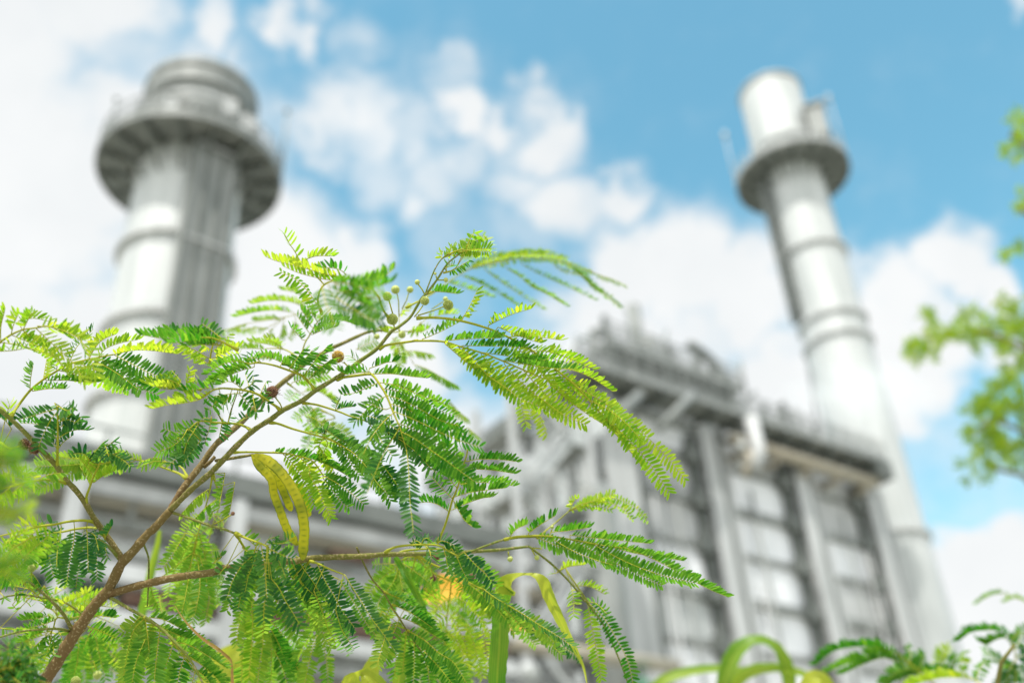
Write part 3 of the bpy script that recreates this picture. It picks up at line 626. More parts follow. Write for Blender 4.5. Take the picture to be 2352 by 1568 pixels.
def auto_leaf(base, tip, npair, plen, tone, d0, d1, sag=.15, rg=None, modes='FFlrV', par=None, mb=None, mats=None, rad=2.0):
    """a bipinnate leaf from photo point base to tip"""
    rg = rg or rng; bx, by = base; tx, ty = tip; L = math.hypot(tx - bx, ty - by); ux, uy = (tx - bx) / L, (ty - by) / L
    mid = ((bx + tx) / 2 - uy * L * .0, (by + ty) / 2 - L * sag)
    rp = [[bx, by, d0], [mid[0], mid[1], (d0 + d1) / 2], [tx, ty, d1]]; sm = smooth_path(rp, L / 24)
    mb.tube([P(*p) for p in sm], rad * PXM, 5, tone=.5, mi=1)
    for k in range(npair):
        j = int((.25 + .72 * k / max(1, npair - 1)) * (len(sm) - 1)); p = sm[j]; a = math.atan2(sm[min(j + 1, len(sm) - 1)][1] - sm[j - 1][1], sm[min(j + 1, len(sm) - 1)][0] - sm[j - 1][0])
        for s_ in (1, -1):
            an = a + s_ * R_(rg.uniform(38, 60)) * (1 - .35 * k / npair); l_ = plen * rg.uniform(.8, 1.1) * (.75 + .5 * math.sin(math.pi * (k + .6) / npair))
            q = [[p[0], p[1], p[2]]]; x, y = p[0], p[1]
            for st_ in range(3):
                x += math.cos(an) * l_ / 3; y += math.sin(an) * l_ / 3; an -= s_ * R_(9); y += l_ * .03 * (st_ + 1); q.append([x, y, p[2] + rg.gauss(0, .012) * d0 * (st_ + 1)])
            pinna(mb, q, rg.choice(modes), 1.0, 1.0, rg.uniform(.2, .8), rg)

# ---- the leucaena shrub in focus
base3 = P(99, 1568, 1.0)
shrub = empty('leucaena_shrub', (base3.x - .25, base3.y - .1, 0), 'sharp feathery green shrub with long seed pods and round flower buds across the foreground', 'shrub')
gb = Vector((base3.x - .25, base3.y - .1, 0))
branch(shrub, 'trunk', 'd430,1600,1.0 d600,1340,1.0 730,1130,1.0 900,880,1.0 1000,740,1.0 1110,620,1.0 1180,500,1.0 1270,320,1.0 1400,180,1.0 1550,0,1.0 i1600,1350,1.0 1780,1150,1.0', 14.2, 8.4, (1, .85),
       ext=[gb, gb + Vector((.02, .0, .6)), gb + Vector((.08, .02, 1.2)), base3 * .5 + (gb + Vector((.12, .03, 1.6))) * .5])
branch(shrub, 'branch', 'i1770,1160,1.0 1900,940,1.01 2100,680,1.03 2250,470,1.04 h1040,1430,1.05 1200,1290,1.07 1330,1160,1.08 1450,1030,1.09 1600,900,1.1 1760,770,1.11 1900,650,1.12 2130,520,1.13 b1210,1300,1.14 1350,1240,1.14 1500,1170,1.15 1650,1110,1.16 1780,1100,1.17', 7.8, 3.0, (1, .4))
branch(shrub, 'branch', 'i1780,1150,1.0 2000,930,.995 2200,760,.99 h1130,1560,.99 1330,1370,.985 1530,1240,.98 1650,1150,.98 1850,1050,.98 2000,940,.98 2290,760,.985 b1540,1420,.99 1720,1290,.99 1870,1110,.99 1930,1075,.99 2060,970,1.0 2130,860,1.0 2190,760,1.0 2250,700,1.0 j270,550,1.0 360,410,1.0 480,310,1.0 560,250,1.0 640,180,1.0', 7.0, 1.3, (.6, -.1))
branch(shrub, 'branch', 'i1300,1720,1.0 1235,1590,1.0 1100,1400,1.0 980,1230,.995 900,1090,.99 800,950,.985 680,820,.98 590,690,.98 500,590,.975 400,490,.97 300,380,.965 180,260,.96 80,170,.955 0,100,.95 -60,50,.95', 6.8, 4.6, (.8, .2))
branch(shrub, 'branch', 'd1140,640,1.0 1400,560,.995 1700,490,.99 1920,450,.99 2220,410,.985 e500,370,.99 800,340,1.0 1100,300,1.01 1280,290,1.01 1400,265,1.01 1700,250,1.02 2000,240,1.02 f200,225,1.03 450,220,1.04 700,215,1.05 900,215,1.05 1130,195,1.06 1400,178,1.07 1740,140,1.08', 9.0, 3.0, (1, .15))
branch(shrub, 'twig', 'f1130,195,1.06 1300,130,1.06 1480,70,1.06 1700,42,1.07 2000,40,1.07', 2.6, 2.0, (.2, 0))
branch(shrub, 'twig', 'f1740,140,1.08 1900,260,1.08 2060,400,1.09 2210,560,1.09 2330,720,1.1 F500,920,1.1 590,1030,1.1 700,1180,1.1 800,1400,1.1 860,1564,1.1', 2.6, 1.6, (.2, 0))
branch(shrub, 'twig', 'i1790,1170,1.0 1830,1182,1.0 2000,1240,.99 2200,1310,.985 2352,1350,.98 e760,60,.975 900,110,.97 980,150,.965', 3.2, 2.2, (.3, .2))
branch(shrub, 'twig', 'f-60,150,1.02 0,290,1.03 100,480,1.04 220,620,1.05 300,760,1.06 390,890,1.06 460,1010,1.07 560,1160,1.08 640,1280,1.09', 2.2, 1.4, (.5, .3))
branch(shrub, 'twig', 'd1150,680,1.0 1200,700,.99 1350,790,.985 1520,880,.98 1690,1000,.975 1820,1130,.97 1950,1270,.965 2050,1430,.96 2120,1568,.955 2180,1640,.95', 3.8, 2.2, (.25, .1))
branch(shrub, 'twig', 'd750,1010,1.0 700,910,.99 640,820,.985 520,690,.98 380,570,.975 280,490,.97 150,430,.965', 4.2, 1.8, (.45, .1))
branch(shrub, 'twig', 'd720,1025,1.0 600,1000,.98 350,1010,.97 180,1035,.96 0,1085,.95 -60,1100,.95', 3.0, 2.2, (.2, .1))
branch(shrub, 'twig', 'd870,860,1.02 800,800,1.02 700,735,1.02 600,700,1.02 420,670,1.02 250,645,1.02 100,655,1.02 0,690,1.02', 2.2, 2.2, (.2, .2))
branch(shrub, 'twig', 'A1450,1245,1.04 1500,1238,1.03 1600,1222,1.02 1700,1205,1.01', 4, 3, (.7, .5))
branch(shrub, 'twig', 'i2245,590,1.03 2200,640,1.03 2130,700,1.03', 4, 5, (.9, .9))
branch(shrub, 'twig', 'j125,740,1.0 170,620,1.0 230,470,1.0 300,360,1.0 400,290,1.0 600,240,1.0 700,235,1.0', 1.7, 1.0, (0, 0))
branch(shrub, 'twig', 'd1265,300,1.0 1230,250,1.0 1130,140,.98 1030,60,.97', 4, 2.4, (.15, .1))
branch(shrub, 'twig', 'd1500,110,1.0 1550,250,1.02 1555,400,1.03 1550,560,1.03 1540,760,1.04', 2.2, 1.5, (.2, .1))
branch(shrub, 'twig', 'i2352,270,1.0 2300,180,1.0 2250,90,1.0 h960,1120,1.0 900,1040,1.0', 2.0, 1.4, (.3, .2))
branch(shrub, 'twig', 'h1050,1400,1.04 1110,1150,1.03 1170,980,1.03 1180,940,1.03', 1.8, 1.3, (.4, .2))
LEAVES = r'''
L y 1.0 1.0 2.6| j40,972 250,968 480,995 760,1070 1000,1170 1250,1310 1480,1490 m800,780 985,985 1120,1140
r d1.02| j520,985 590,860 680,680
l| j790,1050 900,995 1050,930 1220,880
l| j1010,1170 1150,1160 1350,1175 1540,1200
l s1.1| j1250,1310 1400,1320 1600,1380 1880,1500
l| m620,630 740,640 900,700 1060,800
F| m460,500 620,560 760,600 890,630
F| m800,780 1010,900 1250,1080 1480,1300 1643,1500
F s1.05| m985,985 1150,1140 1330,1330 1440,1480 1519,1600
l| m530,690 700,860 880,990 1060,1110 1180,1240 1310,1400
F| m620,640 740,770 880,900 1000,1010
F| m440,500 540,620 660,780 760,880
F| m270,390 380,520 500,650 600,770
F| m900,880 1050,960 1180,1060 1300,1190
l| m180,310 300,360 400,400 500,430
F| m700,700 850,790 1000,900 1150,1000
L y .99 .98 2.4| b1740,1300 1800,1260 1900,1240 2150,1205 j0,1210 300,1215 500,1270 740,1340 920,1410 1130,1500 m530,710
l tg| j100,1195 300,1110 505,1005
l tg| j310,1215 500,1195 700,1185 940,1180
l tg| j520,1260 800,1265 1100,1275 1250,1290
l tg| j720,1330 1000,1370 1250,1420 1440,1400
l tg| j920,1410 1200,1460 1500,1500 1720,1500
l| j340,1240 a1254,-67 1400,60 1620,250 1835,410
F| j520,1275 a1434,-17 1560,110 1700,260 1900,400 2060,520 2180,560
F| a1634,53 1800,220 2000,410 2200,570 2434,667
F| m230,600 380,760 560,900 700,1000 860,1070
F| m380,650 480,760 600,880 700,960 800,1010
F| a1400,-30 1500,90 1640,200 1800,320 1960,430
L g 1.0 .93 2.8| a125,308 180,285 290,270 450,250 500,262 560,340 640,470 710,640 780,800
r| a470,228 350,235 230,255 140,215
l| a480,250 700,248 900,275 1050,290
F| a580,340 750,370 950,450 1100,510 1260,560
F| a640,470 800,520 1000,620 1200,730 1400,790
F s1.05| a710,640 850,690 1050,780 1250,880 1450,960 1620,1010
F s1.1 d.92| a790,850 930,920 1100,1040 1300,1180 1450,1290 1560,1370
F| a600,400 800,440 1000,520 1180,620 1330,680
F| a680,560 860,620 1060,720 1250,820 1450,880
F d.95| a760,760 900,820 1080,920 1250,1040 1400,1120
V| a560,340 440,390 300,450 190,460
V d.93| a640,480 540,530 420,640 320,740
V d.89| a720,650 600,760 480,920 400,1090
r d.86 s1.1 td| a750,860 660,1000 580,1150 500,1350 440,1490
F d.88 s1.05 td| a850,1040 870,1200 880,1400 c1150,300 1170,450 1185,600
l| a465,190 560,158 640,130 740,118
V s.85| a400,150 330,110 270,65
V d.93| a640,620 560,600 480,560
L d 1.01 1.0 2.2| h1860,1075 1960,1085 2050,1105 2250,1170 a250,685 450,750 600,850
V s.6| a110,622 125,565 145,510
l s.7| a110,625 200,600 290,590
F| a380,690 500,700 650,770 780,850
F tg| a600,830 730,890 870,940 1000,1010 1220,1180 1350,1270 1500,1390
l| a570,830 700,920 850,1040 980,1140 1060,1230
F| a700,880 820,960 980,1090 1100,1230 1200,1300
F| a450,750 560,900 620,1000 700,1100
L g 1.03 .97 2.4| c1440,700 1510,540 1560,380 1600,240 1650,120 a1440,1230 1480,1100 1490,1040
l| a1480,1165 1600,1140 1850,1145 2000,1165
l| a1450,1240 1650,1245 1800,1260 1970,1288
l| a1420,1400 1600,1380 1800,1395 1970,1418
l| a1330,1540 1500,1490 1700,1460 1880,1440
l| c1595,360 1750,290 1900,240 2000,228
r| c1560,380 1450,310 1350,280 1260,285
F d.92 tg| c1600,250 1500,150 1380,20 a1120,1320
c s1.35 n1.5 d.93| c1600,260 1660,370 1720,470 1800,535
F| c1640,130 1560,20 a1350,1180 1290,1000
L g 1.0 1.0 2.4| h1510,1278 1600,1290 1740,1340 1900,1385 2100,1440 a100,950 240,1040
l td| h1930,1370 2100,1400 a0,830 150,930 400,1070 560,1150
F| a30,930 150,1000 270,1180 350,1300
F| a200,1020 400,1150 600,1280 740,1450 760,1520
F td| a600,1200 700,1330 780,1450 850,1568
F| a120,960 300,1080 450,1240 540,1380 640,1490
r ty| h2080,1430 a-60,1000 0,1090 60,1200 110,1300
F ty| h2060,1420 2120,1500 a-30,1100 40,1230
F| a400,1120 520,1250 600,1400 680,1568
L g 1.01 1.0 2.2| A1560,1190 1630,1188 1700,1188 1900,1195 2000,1215 2100,1250 c240,0
l| A1830,1185 2000,1210 2180,1265 2350,1360 a60,1290
F| c240,0 400,90 550,200 660,300
F| c240,30 350,170 430,280 500,330
F ty| A2020,1230 2080,1290 c100,0 190,150 250,300 320,440
F ty| A1900,1200 1960,1260 2020,1340 c0,0 60,100 100,200 140,300
F ty| A1960,1210 2030,1280 2120,1350 c200,100 280,260
L g 1.12 1.12 1.8| b900,1480 960,1250 1010,1160 1090,1020 1180,930 1250,860
l| b1040,1145 1150,1100 1290,1065
l| b1090,1040 1200,1000 1340,990 1500,1040
r| b940,1200 880,1130 820,1070
r| b1000,1110 940,1030 890,960
r| b1030,1060 980,960 930,890
r| b1090,1000 1040,930 990,860
l| b1060,1100 1160,1050 1300,1020
L y 1.0 .95 2.2| b1140,930 1130,880 1100,790 1150,640 1300,560
V s1.05| b1120,900 1060,780 960,650 870,570 720,490
r s1.1 d.93| b1380,540 1200,520 1000,460 800,410 650,370 560,330
r d.96| b1400,560 1200,570 1050,540 900,500 760,440
V| b910,365 850,260 800,190 755,100
c| b970,360 1080,325 1250,325
r tg| b1400,520 1340,470 1260,450 1150,445
L g .9 .78 2.2| b1850,980 1780,880 1730,740 1600,620 1400,560 1200,600
l d.74 s1.1| b1300,660 1450,760 1600,840 1730,900
F d.74 s1.1| b1240,720 1400,830 1560,930 1700,1010
F d.74 s1.15| b1140,620 1180,800 1230,930 1270,1060
l| b1230,590 1450,610 1650,660 1850,600
l| b1500,600 1600,575 1750,570 1880,470
F d.74 s1.1| b1300,620 1500,700 1650,760 1800,740
F td| b1330,860 1500,930 1650,990 1760,1000
F d.74| b1350,600 1500,640 1650,680 1780,690
r d.74| b1700,700 1600,720 1450,700 1300,690
L o 1.3 1.35 1.6| b1150,980 1000,900 900,930 760,960
r s1.1| b980,860 800,800 600,790 430,820
r s1.1| b850,915 650,890 450,910 240,960
r| b720,990 600,990 450,1000
r| b950,750 850,700 740,680
c d1.45| b350,1030 200,1080 60,1120
c d1.45| b560,1080 400,1080 250,1120
c d1.4| b740,1020 720,1110 690,1200
c d1.4| b870,1000 830,1100 790,1190
c d1.4| b600,1100 590,1160 570,1210
L o 1.14 1.2 2| b900,1400 800,1320 700,1290 560,1290
r| b740,1300 600,1250 400,1220
r| b740,1290 650,1230 560,1200
r| b560,1300 450,1290 290,1290
l| b700,1350 600,1330 480,1340
L g 1.0 .98 2.6| g118,1345 150,1290 200,1220 310,1080 440,970 580,880 720,800 880,760 1020,730 1180,700
c| g312,1080 320,950 345,815
l s.9| g340,1082 500,1058 680,1058
r ty| g450,970 470,850 490,730
l| g480,970 700,970 850,985 1000,985
c| g590,880 605,760 640,660
F ty| g700,870 850,940 1050,980 1280,1072
c| g720,790 790,640 870,540 970,440
F| g850,800 1050,890 1200,980 1330,1065
F| g960,750 1150,850 1300,950 1450,1070
F s1.1| g1040,740 1250,870 1480,1050 1640,1120
F s1.1| g1190,700 1400,810 1600,910 1800,965
c s1.1 ty| g1185,700 1400,655 1600,660 1830,690
c ty| g1030,725 1100,640 1250,580 1440,545
c ty| g930,740 1000,620 1080,540 1200,490
l ty| g620,870 800,900 950,960 1060,960
L y .93 .9 2.2| g-60,640 0,570 60,530 120,490 240,440 380,420 480,400
c| g5,560 10,400 50,240
c| g115,490 140,390 190,280
F| g10,575 200,600 450,680 600,760 720,900
V| g130,500 300,570 450,640 560,720
V| g240,450 400,580 550,700 650,800
V s1.1 d.88| g380,430 560,600 760,780 880,970
V s1.15 d.87| g390,400 600,430 820,530 920,680 1000,900
c| g190,350 350,320 515,355
l| g-20,665 120,660 250,640
c| g240,440 280,360 330,260
c| g480,400 620,440 760,490 900,560
L d .98 .96 2.6| i595,700 600,600 602,500 605,300 600,90
l| i615,500 660,440 750,375
l s1.1| i615,395 700,340 800,310 890,312
l| i615,290 700,245 830,240
r| i590,500 550,440 495,420
r| i590,400 560,350 530,330
r tg| i590,290 480,270 350,245 230,240
r| i575,95 450,130 320,170 200,200
F s1.15| i600,120 540,190 480,300 430,410 405,490
F| i600,60 640,80 700,110 760,80
l| i610,200 700,180 760,130
V| i570,30 620,60 680,110
F| i610,230 700,200 790,230 840,180
L d .99 .97 2.4| i900,1085 905,1000 930,930 980,790 1030,690 1080,545
V| i1080,440 1110,500 1135,590
F| i1090,560 1180,570 1280,620 1360,690
l| i1060,660 1150,640 1240,640
r| i1030,670 980,650 920,630 860,600 750,600
r| i920,660 970,570 1050,470
r| i950,640 870,560 760,560
r ty s.9| i980,790 920,720 840,620
l ty| i980,860 1080,790 1190,740
r ty| i945,890 900,800 840,700
V| i1070,450 1130,470 1180,430
F| i1120,570 1200,560 1270,530
L o 1.07 1.1 2.6| i1945,820 1880,770 1750,720 1550,650 1400,620 1200,640
r| i1400,620 1200,640 900,700 600,750 300,800
r| i1500,640 1300,590 1100,590 900,620 620,590
F| i1400,640 1200,700 1000,750 820,790
l| i1800,690 1700,620 1600,600 1480,640
F| i1200,630 1000,650 700,680 400,690
F| i1100,650 900,700 700,780 500,880 380,930
F| i900,640 700,610 500,620 400,640
L o 1.07 1.07 2.2| i1965,820 1920,730 1880,690 1800,660 1700,640
l| i1700,640 1600,640 1500,680
L y .98 .9 2.4| i690,870 640,850 540,835 380,840 200,880 0,935
r| i380,840 300,770 150,730
l| i380,850 280,910 150,1000
l| i250,880 120,970 -20,1080
r| i300,850 150,800 -20,790
r| i180,880 80,840 -40,840
l| i120,900 50,960 -50,1020
r to| i400,835 500,780 640,760
L g .99 .97 2.6| i985,1272 930,1262 850,1255 700,1270 560,1300 400,1320 200,1370 0,1420
r s1.25 n1.5 td| i600,1300 500,1290 400,1320
V d.93 td| i640,1320 620,1450 d600,180 590,350
F d.97 td| i780,1350 770,1480 d750,180 720,350 700,500
F d.96 td| i900,1375 d908,-30 915,150 920,390
F d.95| i480,1320 480,1450 d500,150 520,300 560,450
F ty d.9| i400,1330 300,1440 200,1520 d100,120
F ty d.9| i300,1350 200,1400 100,1450 20,1560
r ty s1.2| i420,1320 320,1300 220,1320
V d.94 td| i900,1370 980,1400 d1000,50 1030,180
L d .99 .99 1.8| i1100,1450 1090,1420 1085,1400
c| i1100,1440 1130,1380 1165,1320
V| i1090,1440 1060,1410 1030,1400
L g 1.02 1.02 2| d760,1010 700,905 610,880 580,900 560,980 530,1045
r| d510,860 400,890 240,910
r| d570,910 430,960 300,995
r| d540,1020 400,1050 260,1125
l| d530,1040 430,1120 340,1205
F| d540,1040 520,1140 490,1250
F| d600,1000 640,1080 650,1160
l ty| d580,800 640,760 700,720
F| d520,1070 560,1170 560,1270
r| d560,800 480,780 460,740
L y 1.1 1.15 1.8| d870,860 760,780 700,740 620,740
l| d620,750 800,680 930,610
l| d650,790 850,720 1060,630
l| d690,820 850,780 1010,730
l| d540,660 640,600 740,545
l| d780,830 900,800 1060,760
l d1.18| d1060,760 1130,770 1200,780
L y 1.1 1.2 1.8| d850,930 900,960 940,1000 970,1040
F| d920,980 1050,1060 1180,1200
F d1.25| d1000,870 1150,930 1300,1000
F tg| d940,1010 1000,1100 1040,1280 1100,1520
F d1.3 s1.2| d1080,1190 1250,1330 1370,1420
F tg| d940,1040 880,1180 810,1360 740,1500 680,1600
F tg| d820,1080 820,1200 800,1380 770,1500
F d1.3 s1.3| d960,1100 950,1300 980,1480
F d1.2| d1010,1000 1120,1090 1240,1170 1330,1290
L g .98 .98 2| d1505,870 1530,900 1600,950 1700,1010
l| d1530,880 1700,900 1880,990 1960,1020
l| d1690,990 1900,1080 2100,1160 2220,1280
l| d1820,1130 2000,1180 2200,1300 2352,1400
l| d1950,1270 2100,1370 2250,1500 2330,1600
F to| d1520,890 1540,1050 1560,1250
F| d1670,1020 1640,1250 1620,1450 1610,1600
F| d1810,1150 1770,1280 1700,1480 1690,1600
F| d1930,1280 1880,1440 1850,1600
F to| d1510,890 1400,1010 1330,1250 1290,1500
F| d2040,1450 2020,1520 2000,1600
l| d2060,1430 2150,1510 2220,1600
F| d1580,1000 1500,1150 1420,1350 1380,1560
F to| d1480,860 1420,920 1350,1000 1290,1030
L o 1.1 1.1 2| i2225,770 2190,950 2130,1180 d2050,60 2020,200
F| d2040,30 1900,250 1800,450 1760,640
F| d1940,0 1800,230 1700,370
F| d2060,80 2000,300 1900,550 1810,790
F| d2080,0 2130,200 2180,380
F| d2070,300 2090,550 2040,840
F| d1970,480 1940,650 1900,830
l| i2180,930 2050,1020 1900,1180
r| i2350,760 2320,950 2290,1100
F| i2150,1100 2230,1180 2230,1220
F| i2130,1200 2000,1300 1900,1430 1800,1560
F| d2090,250 2150,450 2180,640
r| d1580,550 1600,650 1650,750
F| d1560,560 1580,700 1620,820
L d .97 .94 2.6| e630,0 760,60 900,110 960,140
F| e840,150 790,350 740,500 690,650 660,780
F s1.05 d.93| e900,140 940,350 950,500 960,680
F s1.05 d.93| e1000,180 1090,300 1160,470
F| e830,220 700,340 600,500 570,600 540,680
F s1.2 n1.15 d.93| e1010,480 1090,580 1150,700 1230,830 1300,950
F s1.1| e940,650 930,760 925,900
c s1.1 n1.3| e1000,650 1100,750 1190,890
l| e1010,100 1120,110 1220,50
V| e540,350 500,380 460,440
c s.8| e400,320 440,280 490,240
V| e940,120 970,70 1040,40
F| e860,180 830,300 770,440 730,620
F| e980,160 1060,200 1150,240 1220,260
V to| e700,20 780,80 830,130
L d 1.0 .98 2.2| e1400,290 1440,300 1500,320 1560,350 1640,385 1760,430
F| e1260,240 1350,380 1450,520 1530,650 1620,770
F| e1480,310 1580,520 1660,650 1740,800 1870,980
V| e1770,430 1850,560 1950,720 2060,900 2160,1030 2300,1230
F to d1.05| e1450,600 1550,850 1600,1000 1680,1150
F d1.02| e1680,800 1740,1000 1820,1130 1870,1210
F| e1240,330 1300,480 1400,600 1500,680
F to d1.05| e1300,500 1400,650 1480,820 1560,960
V to d1.05| e1240,460 1300,620 1400,760 1500,860
L o 1.13 1.15 1.8| e1510,780 1510,850 1505,950 1500,1040
F| e1500,900 1420,1050 1330,1200 1280,1300
F| e1500,1040 1440,1200 1390,1400 1350,1600
F| e1520,1040 1560,1200 1590,1400 1600,1600
F| e1260,1380 1320,1480 1400,1600
L o 1.1 1.12 2| e780,640 800,780 860,900 900,1000
F| e800,780 740,1000 700,1200
F ty| e800,700 810,1000 790,1300 770,1520
F| e900,930 920,1150 880,1400 860,1600
F tg| e900,900 1000,1060 1130,1220 1250,1400
F tg| e980,900 1100,1030 1200,1100 1320,1170
F tg| e1050,1250 1120,1400 1180,1600
F| e1000,1050 1010,1300 1000,1600
F| e760,800 700,900 660,1000 650,1150
F tg| e1000,1000 1080,1150 1140,1300 1220,1450
F| e700,1300 700,1450 690,1600
L g 1.07 1.07 1.6| f220,610 290,640 400,690
l| f240,620 400,690 560,800 720,940
L g 1.07 1.08 1.6| f310,745 400,780 500,830 560,860
l| f330,750 500,830 650,930 730,990
l| f390,880 550,940 750,1070 880,1140
L g 1.08 1.09 1.8| f465,1010 560,1060 650,1120 740,1200
F| f470,1015 650,1120 800,1250 950,1350 1090,1568
F| f540,1150 540,1350 530,1600
F| f640,1230 800,1400 960,1600
F| f600,1200 680,1400 700,1600
F to| f460,1020 440,1200 420,1450
F to| f380,900 310,1080 240,1330
F to| f290,770 250,870 220,950
F to| f740,1210 880,1330 990,1450 1080,1568
L o 1.14 1.16 1.6| f560,240 450,260 380,300 370,335
F| f370,330 250,320 120,330
F| f370,340 250,430 130,540 60,650
F| f360,360 300,470 260,600
F| f380,370 400,500 430,650
F| f390,300 550,400 700,520
F| f400,280 560,290 740,390
F| f370,360 330,500 180,700 160,820
F| f400,340 480,480 540,600
L d 1.0 .96 2.4| f235,205 300,165 370,140 500,125 650,120 800,130 900,190 1000,240
V s.9| f660,130 700,180 720,270
F| f840,130 870,250 900,400
F| f930,160 1000,280 1050,400 1100,490
F s1.05| f1060,200 1180,330 1280,420 1350,510
V s.8| f500,125 520,90 560,60
V s.8| f620,110 640,60 700,50
V| f780,120 820,80 900,100 960,130
V s.7| f640,130 560,80 520,130
L o 1.05 1.04 2.4| f560,225 620,260 700,310 880,390 1040,470 1120,520 1280,600
V td d1.0| f1250,570 1350,650 1430,700 1500,740
V td d1.0| f1500,740 1700,860 1850,960 2000,1050 2150,1150 2210,1195
F| f1300,620 1450,760 1600,910 1730,1040
F| f1700,870 1850,990 2000,1140
F| f1040,480 1200,600 1350,740 1500,900
F ty d1.12| f960,480 1100,600 1250,700 1400,800
r| f700,310 720,380 740,470
F| f1120,520 1180,560 1300,640 1400,700
L y 1.17 1.2 2| f935,440 920,600 890,820 870,1050 850,1180
F| f910,660 800,760 720,840
F| f890,840 800,910 720,980
F| f940,640 1050,700 1150,800 1240,930
F| f900,840 980,950 1050,1100 1100,1250
F| f870,1010 960,1100 1050,1250 1100,1400
F| f1100,740 1200,820 1280,930 1330,1050
F| f1080,980 1150,1100 1200,1300 1250,1500
F| f1250,980 1290,1200 1310,1400
F| f800,590 700,660 620,720
F| f1000,620 1100,660 1180,730
F| f860,1150 940,1260 1010,1400
L g 1.06 1.04 2.4| f1480,70 F120,580 300,575 480,600 700,640 820,655
l| F60,590 110,530 175,500
c| F190,560 270,500 370,440
l| F345,550 460,540 590,520
l| F470,570 650,590 850,610 1000,625
l| F500,605 700,640 900,690 1060,715 1220,740
F| F340,590 500,680 640,735 760,770
F| F480,600 700,720 900,820 1080,905
F| F640,640 850,750 1060,830 1300,890
l s1.1| F830,650 1050,740 1250,850 1400,930 1520,980
F| F240,580 380,640 520,690
L y 1.12 1.14 1.8| F250,590 320,530 380,480 460,410
V s.9| F460,410 600,340 760,320 900,380 990,470
V s.9| F500,400 640,370 740,400
V s.9| F600,350 720,350 820,390 890,460
c s.8| F470,395 495,345 530,320
V s.8| F520,370 660,330 770,290
L y 1.1 1.1 1.6| F390,815 410,800 440,790
l s.9| F400,805 470,780 560,770
V s.8| F390,820 370,825 350,830
l s.9| F500,910 600,915 700,965
F s.9| F480,920 495,1010 495,1110
F tg| F600,1030 700,1130 790,1280 860,1420 900,1600
F| F590,1040 620,1200 650,1350 680,1530
F tg| F590,1020 650,1030 720,1100
L g 1.0 .96 2.6| h1985,945 1950,890 1920,860 1850,790 1700,730 1550,680 1400,655 1280,670
r| h1400,640 1200,690 1050,750 930,820
r s1.05| h1350,700 1200,740 1000,830 870,885
r| h1620,700 1650,640 1700,590 1765,545
r| h1720,720 1790,620 1860,520
r| h1800,740 1870,630 1960,520
r| h1870,790 1950,680 2020,590 2105,495
r| h1920,830 2020,720 2155,620
r| h1860,790 1650,660 1540,610 1450,580
V d.93| h1420,650 1360,600 1280,620
r d.93| h1300,660 1150,640 1000,680 880,760
L y .98 .93 2.6| h1632,1158 1580,1110 1520,1070 1400,990 1280,950 1150,930 950,930 760,1040
r| h930,930 800,1030 620,1075 450,1095 310,1130
r tg| h960,930 850,920 740,940 600,950
l tg| h1230,970 1100,980 950,1000 850,1030
V td| h1330,970 1350,1080 1370,1165
F tg| h1200,990 1290,1080 1370,1165
r tg| h1410,1000 1440,920 1480,850
r tg| h1310,950 1290,880 1260,780
r tg d.93| h1230,935 1150,870 1080,850 1000,880
V td| h1240,930 1330,870 1340,800
F td| h1400,990 1440,1040 1490,1080
F tg| h1100,980 1060,1050 1000,1110
F tg| h1000,1000 940,1080 880,1140
r| h780,1040 700,1010 620,1010 540,1040
L y 1.04 1.03 2.2| h880,690 890,620 900,540 930,430 950,385
l| h890,520 800,450 670,350
l| h880,610 760,540 615,465
l| h870,670 760,590 640,520
r| h910,540 1000,460 1090,360
l| h920,610 1050,550 1200,480
l| h920,670 1050,600 1190,560
c| h930,440 945,410 955,380
L g .93 .9 2.4| h1180,520 1100,480 1000,430 900,395 800,390
r s1.1| h1000,480 800,390 600,385 400,400 180,365
r s1.1| h960,460 750,430 600,440 480,450
r| h980,475 800,465 640,480
V| h1000,400 920,330 810,250
r s1.1| h900,400 700,340 450,350 250,370
L y .95 .94 2.2| h800,940 700,910 600,900 560,900
r| h600,900 450,865 220,870
r| h560,930 400,905 300,900
V| h600,900 560,820 490,740
V s.8| h640,890 660,800 670,735
V s.8| h710,880 725,790 720,730
r| h600,910 480,930 380,925
V tg| h560,880 450,830 330,840
L d 1.01 .97 2.4| h1325,1375 1290,1340 1200,1300 1080,1285 950,1280 780,1265 i1980,300
F| i2085,220 2030,320 1960,430 1920,560
F| i1870,400 1780,490 1690,570
F| i2095,420 2000,540 1920,650
V s1.1| i2210,170 2190,290 2140,440
V| i2325,190 2310,290 2290,380
F| i1930,500 1860,590 1790,655
l| h1180,1285 1230,1245 1300,1220
V s.7| h1070,1290 1090,1240 1095,1205
F tg| i2060,240 1960,290 1850,340 1720,300
F tg| i1900,360 1800,440 1700,480
F| i2080,240 2060,340 2000,440 1960,540
F tg| i1960,300 1900,400 1800,480 1650,540
V| i2200,200 2150,180 2100,210
L o 1.2 1.22 1.8| h2050,1150 2200,1230 a-100,760 100,830 200,900
F| a-60,740 60,800 200,870 280,950
F| h1950,1130 2000,1200 2050,1310
F| h2000,1140 1900,1180 1800,1240
F| a-200,690 -100,720 0,800
F| h1900,1250 1950,1330 1990,1400
F| h2000,1300 1950,1400 1900,1540
F| h2150,1330 2120,1440 2080,1560
L o 1.25 1.3 1.6| h1700,870 1780,930 1850,980 1900,1000
F| h1750,860 1850,830 2000,800 2100,780
F| h1800,960 1750,1000 1700,1030
l| h1850,960 2000,950 2100,1000 2200,1080
L o 1.25 1.3 1.6| a800,-60 820,-10 850,10
r| a840,10 950,10 1110,40
r| a930,150 1050,190 1200,270 1400,380
r| a1290,520 1400,640 1500,720
r| a1480,800 1540,850 1600,900
F| a760,-40 780,60 790,160
F| b1880,1180 1950,1300 1980,1420
F| b1500,1300 1600,1250 1700,1210
